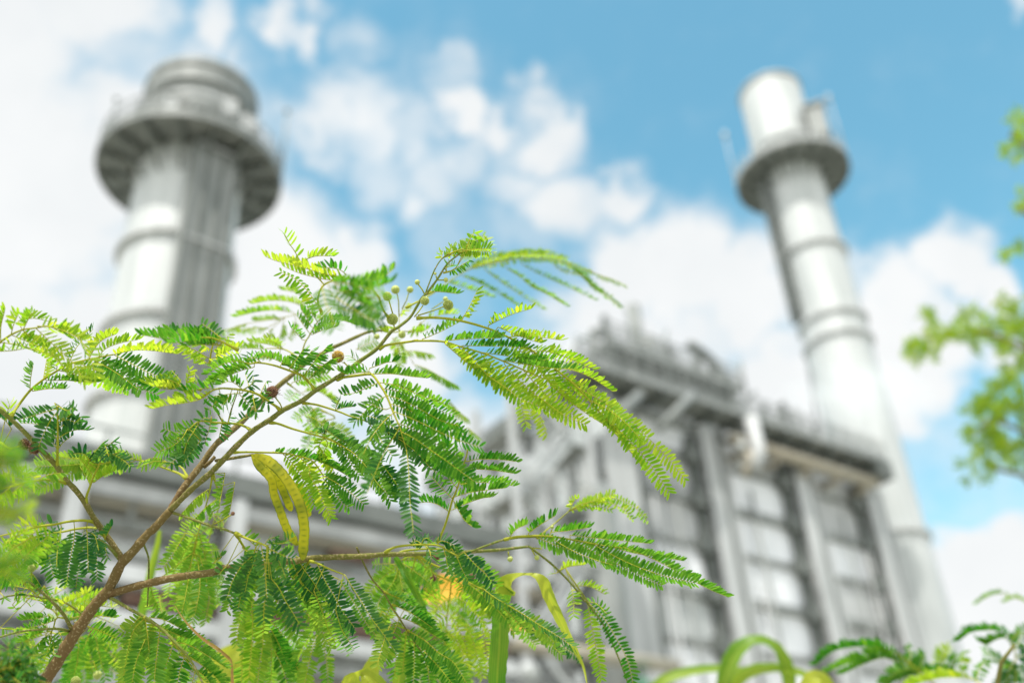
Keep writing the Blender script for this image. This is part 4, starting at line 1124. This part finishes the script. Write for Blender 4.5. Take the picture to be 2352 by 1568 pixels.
L y 1.16 1.2 1.8| b1780,1100 1850,1120 2000,1110 2100,1120
r| b1700,1080 1780,1050 1860,1060
l| b2060,1100 2150,1120 2240,1090
l| j140,980 250,950 350,930 450,930
r| b1950,960 1980,900 2030,830
l| j90,1010 50,1080 -20,1100
L g 1.3 1.32 1.8| j150,720 250,690 400,700 470,715
l| j180,690 320,700 460,715
L y 1.42 1.46 2.0| j-60,860 200,720 420,560 600,460 800,400 1000,370 1250,340 1500,370 1700,430 1900,500
V s.85 n1.3| j600,440 900,390 1200,340 1500,360 1700,430 1850,480
V s.85 n1.3| j600,460 800,360 1100,310 1400,310 1600,350
c s.9 n1.2| j700,430 900,370 1100,330 1300,320 1550,360
c s1.2 to| j500,500 700,420 900,360 1150,310 1400,300
c s.85 n1.3 to| j520,530 700,610 900,720 1080,830
c s.85 n1.3 to| j760,470 900,580 1080,700 1200,780 1370,880
c s.85 n1.3 to| j980,450 1120,540 1250,650 1400,720 1600,840
c s.85 n1.3 to| j1140,410 1300,500 1450,570 1650,660 1900,780
V s.75 n1.3 to| j1480,430 1600,490 1780,530 1900,650 2050,760 2170,860
V s.75 n1.3 to| j1850,470 1950,520 2100,570 2230,630
c s.85 n1.3 to| j1640,420 1750,520 1850,620 1950,700
c to| j360,600 500,640 650,690 820,750
c| j560,180 520,150 480,200
V| j500,350 600,330 690,310
L y 1.15 1.15 1.6| j560,260 600,200 650,170 750,180
c s1.2| j650,165 750,180 820,280
V s1.2| j560,250 600,150 640,90
V s1.1| j640,180 690,120 740,110
L y 1.0 .99 1.4| j380,310 460,270 600,240 700,235
V s.9 n.8| j420,290 520,255 620,235 680,230
V s.9 n.8| j480,290 600,265 720,275 800,278
V s.9 n.8| j520,270 640,255 800,245
V s.8 n.8| j330,340 430,310 540,315
c s.8| j300,360 305,320 320,280
c s.8| j370,300 410,260 450,225
L g 1.0 1.0 1.4| j320,500 400,480 460,440
r s.8 n.7| j380,490 440,460 590,372
V s.7| j340,460 380,430 430,415
V s.7| j350,430 380,410 420,410
V s.9| j560,230 590,180 600,140
V s.9| j600,220 640,170 660,130
L y 1.12 1.14 1.6| E330,600 360,640 400,680
V d1.14| m350,870 370,950 400,1080
V d1.14 s1.1| m460,880 500,980 530,1060 560,1150
L g 1.03 1.02 1.8| d70,400 150,430 300,560 420,680 480,720
r s.9| d330,420 380,480 430,560
V s.8| d200,370 240,420 280,470
V s.8| d460,560 480,600 500,640
l ty| d100,540 200,560 330,590
r| d40,450 80,490 120,520
r| d0,990 70,1000 180,1000
V| d0,620 20,640 40,670
V| d140,580 160,600 190,640
L y .97 .95 1.8| i0,440 100,500 200,480
V| i40,260 60,180 100,50
r td| i120,300 60,220 0,180
L y .95 .9 2| d-60,330 60,250 150,150 300,60
F| d250,260 350,160 450,80 520,20
F| d100,300 200,200 300,100
F| d50,120 150,60 230,0
F to| d250,270 400,200 520,130 620,80
F| d-20,240 60,300 100,420
'''
cur = None; todo = []
for ln in LEAVES.strip().split('\n'):
    if ln[0] == 'L' and ln[1] == ' ':
        cur = (ln, []); todo.append(cur)
    else: cur[1].append(ln)
DX = [0, 0, 0]
_po = pts_of
def pts_of(s_, c='D'):
    return [[q[0] + DX[0], q[1] + DX[1]] + [v + DX[2] for v in q[2:]] for q in _po(s_, c)]
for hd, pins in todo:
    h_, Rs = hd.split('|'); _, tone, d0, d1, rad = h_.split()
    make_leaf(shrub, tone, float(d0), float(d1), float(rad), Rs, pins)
n_leaf = len(todo); rgx = random.Random(77); extra_n = 0
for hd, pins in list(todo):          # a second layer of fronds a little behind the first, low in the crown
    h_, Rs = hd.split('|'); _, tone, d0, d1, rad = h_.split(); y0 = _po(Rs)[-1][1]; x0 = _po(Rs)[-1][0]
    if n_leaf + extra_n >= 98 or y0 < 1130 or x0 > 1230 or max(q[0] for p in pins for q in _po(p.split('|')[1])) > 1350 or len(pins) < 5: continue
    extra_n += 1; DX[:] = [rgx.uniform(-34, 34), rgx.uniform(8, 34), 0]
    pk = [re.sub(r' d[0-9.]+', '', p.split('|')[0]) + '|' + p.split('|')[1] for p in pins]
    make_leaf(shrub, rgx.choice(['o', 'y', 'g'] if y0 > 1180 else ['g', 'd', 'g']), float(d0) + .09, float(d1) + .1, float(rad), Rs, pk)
DX[:] = [0, 0, 0]

# buds, dried flower heads
def bud(s, r, d, kind='bud', stalk=None, knobs=0):
    x, y = pts_of(s)[0][:2]; c = P(x, y, d); rr = r * .38265 / 1.7415 * PXM * d; rg = random.Random(int(x * 7 + y)); par = shrub
    mb = MB(); mt = {'bud': 'bud', 'gold': 'gold', 'brown': 'brown'}[kind]
    if knobs:
        mb.sphere(c, rr * .9, 14, 10)
        for k in range(knobs):
            z = 1 - 2 * (k + .5) / knobs; th = 2.39996 * k; q = math.sqrt(1 - z * z); v = Vector((q * math.cos(th), q * math.sin(th), z))
            mb.sphere(c + v * rr * (.92 + .08 * rg.random()), rr * (1.9 / math.sqrt(knobs)) * rg.uniform(.8, 1.15), 6, 5)
    else: mb.sphere(c, rr, 18, 12)
    root = mb.build({'bud': 'flower_bud', 'gold': 'flower_head', 'brown': 'dried_flower_head'}[kind], mt, par, origin=c)
    if stalk:
        q = pts_of(stalk); mb = MB(); k = len(q)
        pts = [P(p[0], p[1], d) for p in q]; mb.tube(pts if k < 3 else pts, 1.6 * PXM, 6, tone=.4); mb.build('stalk', 'axis', root, origin=pts[0])
    if kind != 'bud':
        mb = MB()
        for k in range(46 if kind == 'gold' else 70):
            v = Vector((rg.gauss(0, 1), rg.gauss(0, 1), rg.gauss(0, 1))).normalized()
            if kind == 'gold' and abs(v.dot(UP)) < .35 and v.dot(RIGHT) < .2: continue
            p = c + v * rr; e = p + v * rr * rg.uniform(.25, .6) + Vector((rg.gauss(0, .2), rg.gauss(0, .2), rg.gauss(0, .2))) * rr
            mb.tube([p, (p + e) / 2 + v * rr * .06, e], rr * .035, 4)
        mb.build('filaments', 'fil' if kind == 'gold' else 'brown', root, origin=c)
for a in (('b2140,597', 28, 1.0, 'bud', 'b2150,620 2190,670 2225,740', 0), ('b2220,792', 43, .99, 'bud', 'b2200,840 2150,910 2110,960', 110), ('b1880,985', 56, .98, 'bud', 'b1895,1040 1905,1095', 160),
          ('b1828,745', 44, .98, 'bud', 'b1845,790 1865,860 1885,930', 120), ('b2065,675', 36, 1.14, 'bud', 'b2050,710 2030,780 1980,880', 0), ('b1912,675', 46, 1.12, 'bud', 'b1930,720 1945,800 1950,960', 0),
          ('b1718,1165', 30, 1.14, 'bud', 'b1700,1140 1680,1105', 0), ('b1980,1145', 40, 1.12, 'bud', 'b1960,1110 1940,1085', 0), ('j237,508', 16, 1.0, 'bud', 'j245,530 258,570', 0), ('j348,573', 25, 1.0, 'bud', 'j325,575 262,575', 0),
          ('j372,836', 52, 1.0, 'bud', 'j325,852 200,900 55,945', 200), ('j345,775', 28, 1.16, 'bud', 'j320,800 200,880', 0), ('F350,515', 20, 1.06, 'bud', 'F350,530 340,560', 0), ('F68,730', 30, 1.07, 'bud', 'F60,710 55,680', 0),
          ('F248,720', 28, 1.07, 'bud', 'F235,705 215,670', 0), ('F275,660', 14, 1.07, 'bud', 'F265,660 215,655', 0), ('d330,368', 37, .98, 'bud', 'd330,400 330,480 335,560', 150), ('d1020,1480', 46, 1.15, 'bud', 'd1010,1430 970,1330', 0), ('d790,1545', 45, 1.04, 'bud', None, 120),
          ('b1312,1375', 60, .98, 'gold', 'b1370,1430 1430,1490', 170), ('h1537,960', 58, .98, 'brown', 'h1570,1015 1620,1080 1650,1150', 140), ('b1120,1510', 42, 1.15, 'brown', None, 60),
          ('i250,460', 50, .975, 'brown', None, 60), ('i360,500', 55, .975, 'brown', None, 70), ('f740,470', 28, 1.12, 'brown', 'f610,270 660,370 730,460', 40), ('c1430,850', 30, 1.04, 'brown', None, 40), ('f1150,450', 24, 1.04, 'brown', None, 30), ('B1565,425', 16, 1.0, 'brown', 'B1440,495 1500,465 1565,428', 20)):
    bud(*a[:5], knobs=a[5]) if a[4] else bud(a[0], a[1], a[2], a[3], None, a[5])
# pods
def pod(s, wpx, d0, d1, lab=None):
    q = pts_of(s); k = len(q)
    for i, p in enumerate(q): p.append(d0 + (d1 - d0) * i / (k - 1))
    sm = smooth_path(q, 3.2); W3 = [P(*p) for p in sm]; n = len(W3); mb = MB(); vs = []; tn = []; nc = 9
    for i in range(n):
        T = (W3[min(i + 1, n - 1)] - W3[max(i - 1, 0)]).normalized(); N0 = (EYE - W3[i]).normalized(); a = R_(18 * math.sin(i * .07)); N0 = (N0 - T * N0.dot(T)).normalized(); S = N0.cross(T); N1 = N0 * math.cos(a) + S * math.sin(a); S = S * math.cos(a) - N0 * math.sin(a)
        t = i / (n - 1); w_ = wpx / 2 * PXM * min(1, (t * 7) ** .6 + .12, ((1 - t) * 12) ** .5 + .05) * (1 + .04 * math.sin(i * 1.3)); seed = max(0, math.cos(i * 2 * math.pi / 4.3)) ** 2
        for side in (1, -1):
            for j in range(nc):
                u = -1 + 2 * j / (nc - 1); th_ = (.0009 * (1 - u * u) ** .5 if abs(u) < 1 else 0) + .0005 * seed * math.exp(-(u / .32) ** 2) + (.0006 if abs(u) > .8 else 0)
                vs.append(W3[i] + S * u * w_ + N1 * side * th_); tn.append(min(1, 1.0 - .62 * seed * math.exp(-(u / .45) ** 2) - (.5 if abs(u) > .85 else 0) - .45 * max(0, math.sin(i * .19 + len(sm))) ** 2))
    row = 2 * nc; fs = []
    for i in range(n - 1):
        for j in range(nc - 1):
            fs.append((i * row + j, i * row + j + 1, (i + 1) * row + j + 1, (i + 1) * row + j)); fs.append((i * row + nc + j + 1, i * row + nc + j, (i + 1) * row + nc + j, (i + 1) * row + nc + j + 1))
        fs.append((i * row, (i + 1) * row, (i + 1) * row + nc, i * row + nc)); fs.append((i * row + nc - 1, i * row + 2 * nc - 1, (i + 1) * row + 2 * nc - 1, (i + 1) * row + nc - 1))
    mb.add(vs, fs, tn); return mb.build('seed_pod', 'pod', shrub, origin=W3[0])
pod('A1690,1205 1740,1280 1820,1370 B1840,290 1880,400 1930,530 2000,640', 19, 1.0, .995)
pod('A1700,1205 1790,1240 B1880,140 1960,250 2020,380 2045,520 2040,620 2035,740', 23, .985, .98)
pod('A1700,1210 1780,1280 B1850,170 1900,270 1935,350 1960,410', 18, 1.02, 1.02)
pod('B1990,220 2030,300 2060,380 2075,450', 17, 1.03, 1.03)

# ---- ribbons (grass leaves)
def ribbon(mb, pts, tone0=.3, tone1=.7, mi=0, fold=.35):
    """pts: [x,y,d,halfwidth_px,rot_deg]"""
    sm = smooth_path(pts, 9); W3 = [P(*p[:3]) for p in sm]; n = len(W3); vs = []; tn = []
    for i in range(n):
        T = (W3[min(i + 1, n - 1)] - W3[max(i - 1, 0)]).normalized(); N0 = (EYE - W3[i]).normalized(); N0 = (N0 - T * N0.dot(T)).normalized(); S = N0.cross(T); a = R_(sm[i][4])
        N1 = N0 * math.cos(a) + S * math.sin(a); S1_ = S * math.cos(a) - N0 * math.sin(a); w_ = max(.05, sm[i][3]) * PXM * sm[i][2]
        for k_ in range(17):
            u = -1 + k_ / 8; edge = w_ * (1 + (.05 * math.sin(i * 1.7 + k_) if abs(u) == 1 else 0))
            vs.append(W3[i] + S1_ * u * edge + N1 * (abs(u) ** 1.3 * w_ * fold + .05 * w_ * math.sin(i * .33 + u * 2.5) + (.035 * w_ if k_ % 2 else 0))); tn.append(tone0 + (tone1 - tone0) * i / n + (.35 if k_ == 8 else (.10 if k_ % 2 else -.06)) + .12 * math.sin(i * .21 + u))
    fs = [(i * 17 + j, i * 17 + j + 1, (i + 1) * 17 + j + 1, (i + 1) * 17 + j) for i in range(n - 1) for j in range(16)]
    mb.add(vs, fs, tn, mi)
def blade_thing(name, label, cat, blades, mt='blade', group=None):
    x, y, d = pts_of(blades[0][0])[0][:3]; b = P(x, y, d); t = empty(name, (b.x, b.y, 0), label, cat, group)
    for s, t0, t1, fo in blades:
        q = pts_of(s); mb = MB(); 
        sm0 = [list(p) for p in q]
        ribbon(mb, sm0, t0, t1, fold=fo); mb.build('blade', mt, t, origin=P(*q[0][:3]))
        if q[0][1] > 1500:      # carry the stem on down to the ground
            e = P(*q[0][:3]); mb = MB(); mb.tube([Vector((b.x, b.y, 0)), Vector((b.x * .7 + e.x * .3, b.y * .7 + e.y * .3, e.z * .5)), e], [.004, .004, .003], 7, tone=.2); mb.build('stem', mt, t)
    return t
blade_thing('reed_plant', 'broad upright green reed blade folded over at its yellow top right of centre', 'reed',
    [('f1405,1600,1.1,20,8 f1415,1400,1.1,21,6 1432,1150,1.1,21,0 1440,900,1.1,19,-4 1455,700,1.1,18,0 1500,560,1.09,22,5', .05, .35, .3),
     ('f1490,640,1.09,22,0 1510,540,1.09,23,10 1580,470,1.08,12,45 1700,440,1.07,9,72 1800,450,1.06,10,55 1880,520,1.06,15,25 1960,700,1.07,13,15 2060,900,1.08,11,10 2150,1080,1.09,8,0 2240,1250,1.1,5,0 2310,1400,1.1,3,0 2345,1568,1.11,1,0', 1.0, .8, .3)])
blade_thing('grass_stalk', 'thin dark green grass stalk slanting under the branch in the lower middle', 'grass', [('f700,1000,1.1,5,0 640,800,1.11,7,10 560,620,1.12,8,20 480,480,1.12,8,20 400,340,1.13,7,10 340,250,1.13,6,0', .0, .15, .5)])
blade_thing('grass_plant', 'narrow green grass wedge behind the hanging fronds in the lower middle', 'grass', [('f370,1600,1.15,16,0 400,1400,1.15,13,5 430,1200,1.15,8,10 460,1000,1.15,1,10', .4, .6, .3)])
blade_thing('curled_grass', 'yellow green curled grass leaf at the bottom edge in the middle', 'grass',
    [('e1820,1620,1.1,30,-20 1850,1500,1.1,22,-35 1930,1450,1.1,10,-60 2000,1480,1.1,14,40 2100,1560,1.1,18,30 2160,1620,1.1,16,20', .9, .6, .3),
     ('e2010,1600,1.2,14,0 2040,1450,1.2,20,0 2100,1350,1.2,16,10 2180,1300,1.2,9,30 2240,1290,1.2,2,40', 1.0, 1.0, .3)])
blade_thing('blurred_grass', 'tall soft focus green grass blade behind the trunk', 'grass', [('d1290,1620,1.5,11,0 1350,1350,1.5,12,0 1440,1000,1.5,11,0 1530,650,1.5,10,0 1590,350,1.5,9,0 1640,150,1.5,7,0 1670,-30,1.5,4,0', .25, .4, .3)])
blade_thing('pale_grass', 'pale yellow soft focus grass leaf behind the lowest fronds', 'grass', [('e300,1640,1.45,26,10 450,1450,1.45,30,10 560,1300,1.45,28,0 680,1200,1.45,14,20', .9, 1.0, .3), ('e600,1640,1.45,22,10 680,1500,1.45,24,10 760,1300,1.45,20,0 830,1180,1.45,8,20', .9, 1.0, .3)])
blade_thing('dry_grass', 'thin dry brown grass blade arching over the lower fronds', 'grass',
    [('e602,1620,.97,4,20 600,1480,.97,3.5,30 595,1350,.97,3.5,50 560,1300,.97,3.5,20 420,1190,.97,4,10 300,1110,.97,3.2,10 170,990,.97,2.4,10 70,870,.97,1.5,10 0,760,.97,.6,0', .2, .9, .4)], mt='strw')
mb = MB(); ribbon(mb, pts_of('f600,640,2.2,12,20 700,640,2.2,26,30 850,600,2.2,38,30 960,590,2.2,34,30 1060,620,2.2,14,20'), .3, .8, fold=.3)
tag(mb.build('withered_leaf', 'orange', origin=P(*pts_of('f830,600')[0][:2], 2.2)), 'big withered orange leaf hanging blurred behind the lower fronds', 'dead leaf')
mb = MB(); ribbon(mb, pts_of('f1520,960,2.2,8,20 1600,980,2.2,16,30 1700,960,2.2,16,30 1780,940,2.2,5,20'), .3, .8, fold=.3)
tag(mb.build('withered_leaf', 'orange', origin=P(*pts_of('f1650,970')[0][:2], 2.2)), 'small withered orange leaf blurred just right of the upright reed blade', 'dead leaf')

# ---- other plants
def plant(name, label, cat, leaves, stem_px, tone, modes='FFlrV', seed=3, plen=60, npair=5, stem_mat='bark', srad=5, leafrad=2.0, sag=.12):
    rg = random.Random(seed); x, y, d = stem_px[0]; b = P(x, y, d); t = empty(name, (b.x, b.y, 0), label, cat)
    W3 = [Vector((b.x, b.y, 0)), Vector((b.x, b.y, b.z * .5))] + [P(*p) for p in stem_px]
    mb = MB(); mb.tube(W3, [srad * PXM * d * 1.3] * 2 + [srad * PXM * d * (1 - .6 * i / len(stem_px)) for i in range(len(stem_px))], 8, tone=.6); mb.build('stem', stem_mat, t)
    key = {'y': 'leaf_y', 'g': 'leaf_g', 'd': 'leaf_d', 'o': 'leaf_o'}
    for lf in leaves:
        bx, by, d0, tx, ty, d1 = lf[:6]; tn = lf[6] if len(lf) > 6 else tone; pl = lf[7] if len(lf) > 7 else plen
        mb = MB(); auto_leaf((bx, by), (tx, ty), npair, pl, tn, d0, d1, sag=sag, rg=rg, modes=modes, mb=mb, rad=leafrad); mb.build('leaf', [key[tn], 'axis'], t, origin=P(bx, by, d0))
    return t
plant('bright_shrub', 'glowing yellow green feathery shrub blurred close to the lens at the left edge', 'shrub',
      [(-120, 1130, .55, 25, 1060, .55, 'g'), (-130, 1220, .56, 35, 1180, .56, 'y'), (-110, 1320, .6, 35, 1290, .6, 'g'), (-120, 1080, .56, 5, 1040, .56, 'g'), (-100, 1180, .58, 45, 1110, .58, 'g')],
      [(-150, 1600, .6), (-150, 1400, .58), (-140, 1200, .56), (-130, 1100, .55)], 'y', modes='FFFV', seed=4, plen=46, npair=4, srad=4)
plant('dark_shrub', 'dark green feathery tuft blurred in the bottom left corner', 'shrub',
      [(-40, 1640, .84, 50, 1520, .84), (0, 1650, .84, 90, 1560, .85), (-30, 1600, .84, 20, 1500, .83), (20, 1660, .86, 110, 1600, .86), (-60, 1560, .82, 40, 1540, .83), (-20, 1620, .83, 70, 1500, .84), (0, 1580, .84, 60, 1560, .84), (-30, 1540, .84, 60, 1580, .83)],
      [(-30, 1700, .84), (-10, 1620, .84)], 'd', seed=5, plen=42, npair=5, srad=4)
ls0 = P(2280, 1700, 1.45); leafy = empty('leafy_shrub', (ls0.x, ls0.y, 0), 'soft focus green feathery shrub in the bottom right corner', 'shrub')
mb = MB(); mb.tube([Vector((ls0.x, ls0.y, 0)), Vector((ls0.x, ls0.y, 1.0)), P(2280, 1700, 1.45), P(2285, 1600, 1.45), P(2300, 1520, 1.42), P(2330, 1480, 1.4)], [.006, .006, .005, .004, .003, .002], 8, tone=.4); mb.build('stem', 'bark', leafy)
BRANCHES[:] = [[[2280, 1700, 1.45], [2285, 1600, 1.45], [2300, 1520, 1.42]]]
LEAF2 = """
L g 1.4 1.4 2.6| K1500,1480 1300,1300 1150,1180 1050,1100 950,1040
r s1.5 n.75| K1080,1130 850,1030 600,1010 350,1060 180,1190
r s1.4 n.75| K1100,1180 850,1080 600,1150 300,1270
r s1.4 n.75| K1120,1220 900,1130 700,1180 460,1290
V s1.3 n.75| K1150,1190 1160,1080 1130,1000
V s1.3 n.75| K1250,1260 1280,1160 1300,1090
V s1.5 n.75| K1300,1330 1150,1240 1000,1290 880,1394
L g 1.4 1.4 2.6| K2000,1480 1800,1340 1650,1290 1500,1290
r s1.5 n.75| K1650,1290 1450,1260 1200,1300 900,1400
r s1.5 n.75 ty| K1800,1350 1600,1330 1400,1350 1150,1420
V s1.3 n.75 ty| K1560,1290 1490,1200 1500,1100 1560,1030
V s1.2 n.75 ty| K1700,1290 1690,1180 1720,1080
V s1.2 n.75| K1850,1370 1880,1260 1950,1150
V s1.2 n.75| K1620,1290 1600,1220 1640,1100
L d 1.36 1.34 2.6| K2250,1480 2270,1300 2260,1100 2230,950 2300,850
r s1.3 n.75 tg| K2230,930 2100,850 1950,840 1800,860 1680,940
r s1.3 n.75 tg| K2230,1000 2150,920 2050,940 1960,990 1870,950
F s1.2 n.75| K2260,1050 2300,950 2352,850 2420,800
F s1.2 n.75| K2260,1150 2200,1250 2180,1350 2170,1450
F s1.2 n.75| K2270,1200 2330,1280 2352,1394 2360,1450
V s1.2 n.75 tg| K2270,1250 2120,1180 2020,1120 1950,1040
V s1.2 n.75| K2260,1120 2350,1100 2420,1050
F s1.2 n.75| K2270,1300 2200,1340 2130,1400 2080,1480
L o 1.7 1.7 1.6| K2500,620 2352,530 2250,490 2150,470
r| K2200,480 2100,450 1980,480 1850,560
r| K2400,550 2330,520 2250,500 2150,540
"""
LEAF2 = re.sub(r'^L (.) (\S+) (\S+)', lambda m: 'L %s %.2f %.2f' % (m[1], float(m[2]) + .3, float(m[3]) + .3), LEAF2, flags=re.M)
LEAF2 = re.sub(r' s([0-9.]+)', lambda m: ' s%.2f' % (float(m[1]) * 1.2), LEAF2)
for ln in LEAF2.strip().split('\n'):
    if ln[:2] == 'L ': LF2 = (ln, []); todo.append(LF2)
    else: LF2[1].append(ln)
for hd, pins in todo[-4:]:
    h_, Rs = hd.split('|'); _, tone, d0, d1, rad = h_.split(); make_leaf(leafy, tone, float(d0), float(d1), float(rad), Rs, pins)
blade_thing('maize_plant', 'soft focus arching broad grass leaves at the bottom right of centre', 'grass',
    [('D1655,1640,2.1,16,0 D1665,1560,2.1,18,10 1690,1500,2.1,20,25 1735,1470,2.1,16,50 1780,1485,2.1,14,40 1805,1530,2.1,17,10 1815,1580,2.1,14,0 1815,1640,2.1,10,0', .22, .4, .3),
     ('D1480,1600,2.15,10,0 1530,1560,2.15,14,30 1600,1540,2.15,13,40 1680,1535,2.15,10,45 1740,1545,2.15,4,40', .2, .5, .3),
     ('D1650,1610,2.1,14,10 1710,1550,2.1,17,30 1780,1535,2.1,14,45 1850,1550,2.1,10,40 1910,1590,2.1,6,30', .3, .6, .3),
     ('D1840,1640,1.7,14,0 1860,1570,1.7,20,10 1885,1555,1.7,16,40 1910,1590,1.7,14,20 1930,1640,1.7,10,0', .9, 1.0, .3)])
# tree at the right edge
tx = P(2480, 1700, 5.2); tree = empty('feathery_tree', (tx.x, tx.y, 0), 'pale green feathery tree out of focus along the right edge against the clouds', 'tree')
def d3(l): return [P(*p) for p in l]
mb = MB(); mb.tube([Vector((tx.x, tx.y, 0)), Vector((tx.x, tx.y, 1.5))] + d3([(2470, 1500, 5.2), (2460, 1200, 5.2), (2440, 900, 5.2), (2440, 600, 5.2), (2430, 300, 5.2)]), [.09, .085, .08, .07, .055, .04, .02], 10, tone=.9); mb.build('trunk', 'bark', tree)
for L_ in ([(2450, 960, 5.2), (2360, 800, 5.2), (2260, 760, 5.2), (2120, 780, 5.2)], [(2460, 1150, 5.2), (2370, 1000, 5.2), (2280, 960, 5.1), (2230, 1000, 5.1)], [(2440, 500, 5.2), (2380, 350, 5.2), (2320, 310, 5.2)], [(2450, 1200, 5.2), (2350, 1090, 5.2), (2260, 1070, 5.2)], [(2440, 640, 5.2), (2370, 500, 5.2), (2345, 480, 5.2)]):
    mb = MB(); mb.tube(d3(L_), [.025, .015, .01, .005][:len(L_)], 6, tone=.5); mb.build('limb', 'bark', tree)
rg = random.Random(9); mb = MB(); mb2 = MB(); mb1 = mb
spots = [(2130, 785, 30), (2150, 740, 20), (2110, 810, 18), (2230, 770, 26), (2180, 770, 20), (2290, 740, 34), (2340, 700, 36), (2330, 770, 34), (2280, 900, 26), (2330, 880, 30), (2260, 960, 26), (2300, 960, 34), (2340, 980, 34), (2250, 1010, 24), (2290, 1030, 26), (2240, 1075, 16), (2340, 1050, 20),
         (2335, 290, 16), (2348, 320, 14), (2350, 470, 18), (2325, 570, 8), (2320, 820, 18),  (2240, 730, 16), (2320, 930, 30), (2270, 920, 22), (2345, 850, 26), (2300, 1010, 26), (2345, 1010, 30), (2345, 740, 26), (2318, 350, 7)]
for x, y, r in spots:
    for k in range(3 + int(r / 4)):
        mb = mb1 if rg.random() < .55 else mb2
        a = rg.uniform(0, 6.28); q = r * math.sqrt(rg.random()); bx, by = x + math.cos(a) * q * 1.5, y + math.sin(a) * q * 1.2; dd = 5.2 + rg.gauss(0, .12); an = rg.uniform(0, 6.28); l_ = rg.uniform(16, 26)
        rp = [[bx, by, dd], [bx + math.cos(an) * l_, by + math.sin(an) * l_, dd + rg.gauss(0, .03)]]
        mb.tube([P(*p) for p in rp], .0012, 4, mi=1)
        for j in range(5):
            t = .15 + .2 * j; px_, py_ = bx + math.cos(an) * l_ * t, by + math.sin(an) * l_ * t
            for s_ in (1, -1):
                a2 = an + s_ * R_(rg.uniform(40, 65)); ln = rg.uniform(14, 20); pinna(mb, [[px_, py_, dd], [px_ + math.cos(a2) * ln, py_ + math.sin(a2) * ln + 2, dd + rg.gauss(0, .02)]], 'F', .7, 1.25, rg.uniform(0, .6), rg)
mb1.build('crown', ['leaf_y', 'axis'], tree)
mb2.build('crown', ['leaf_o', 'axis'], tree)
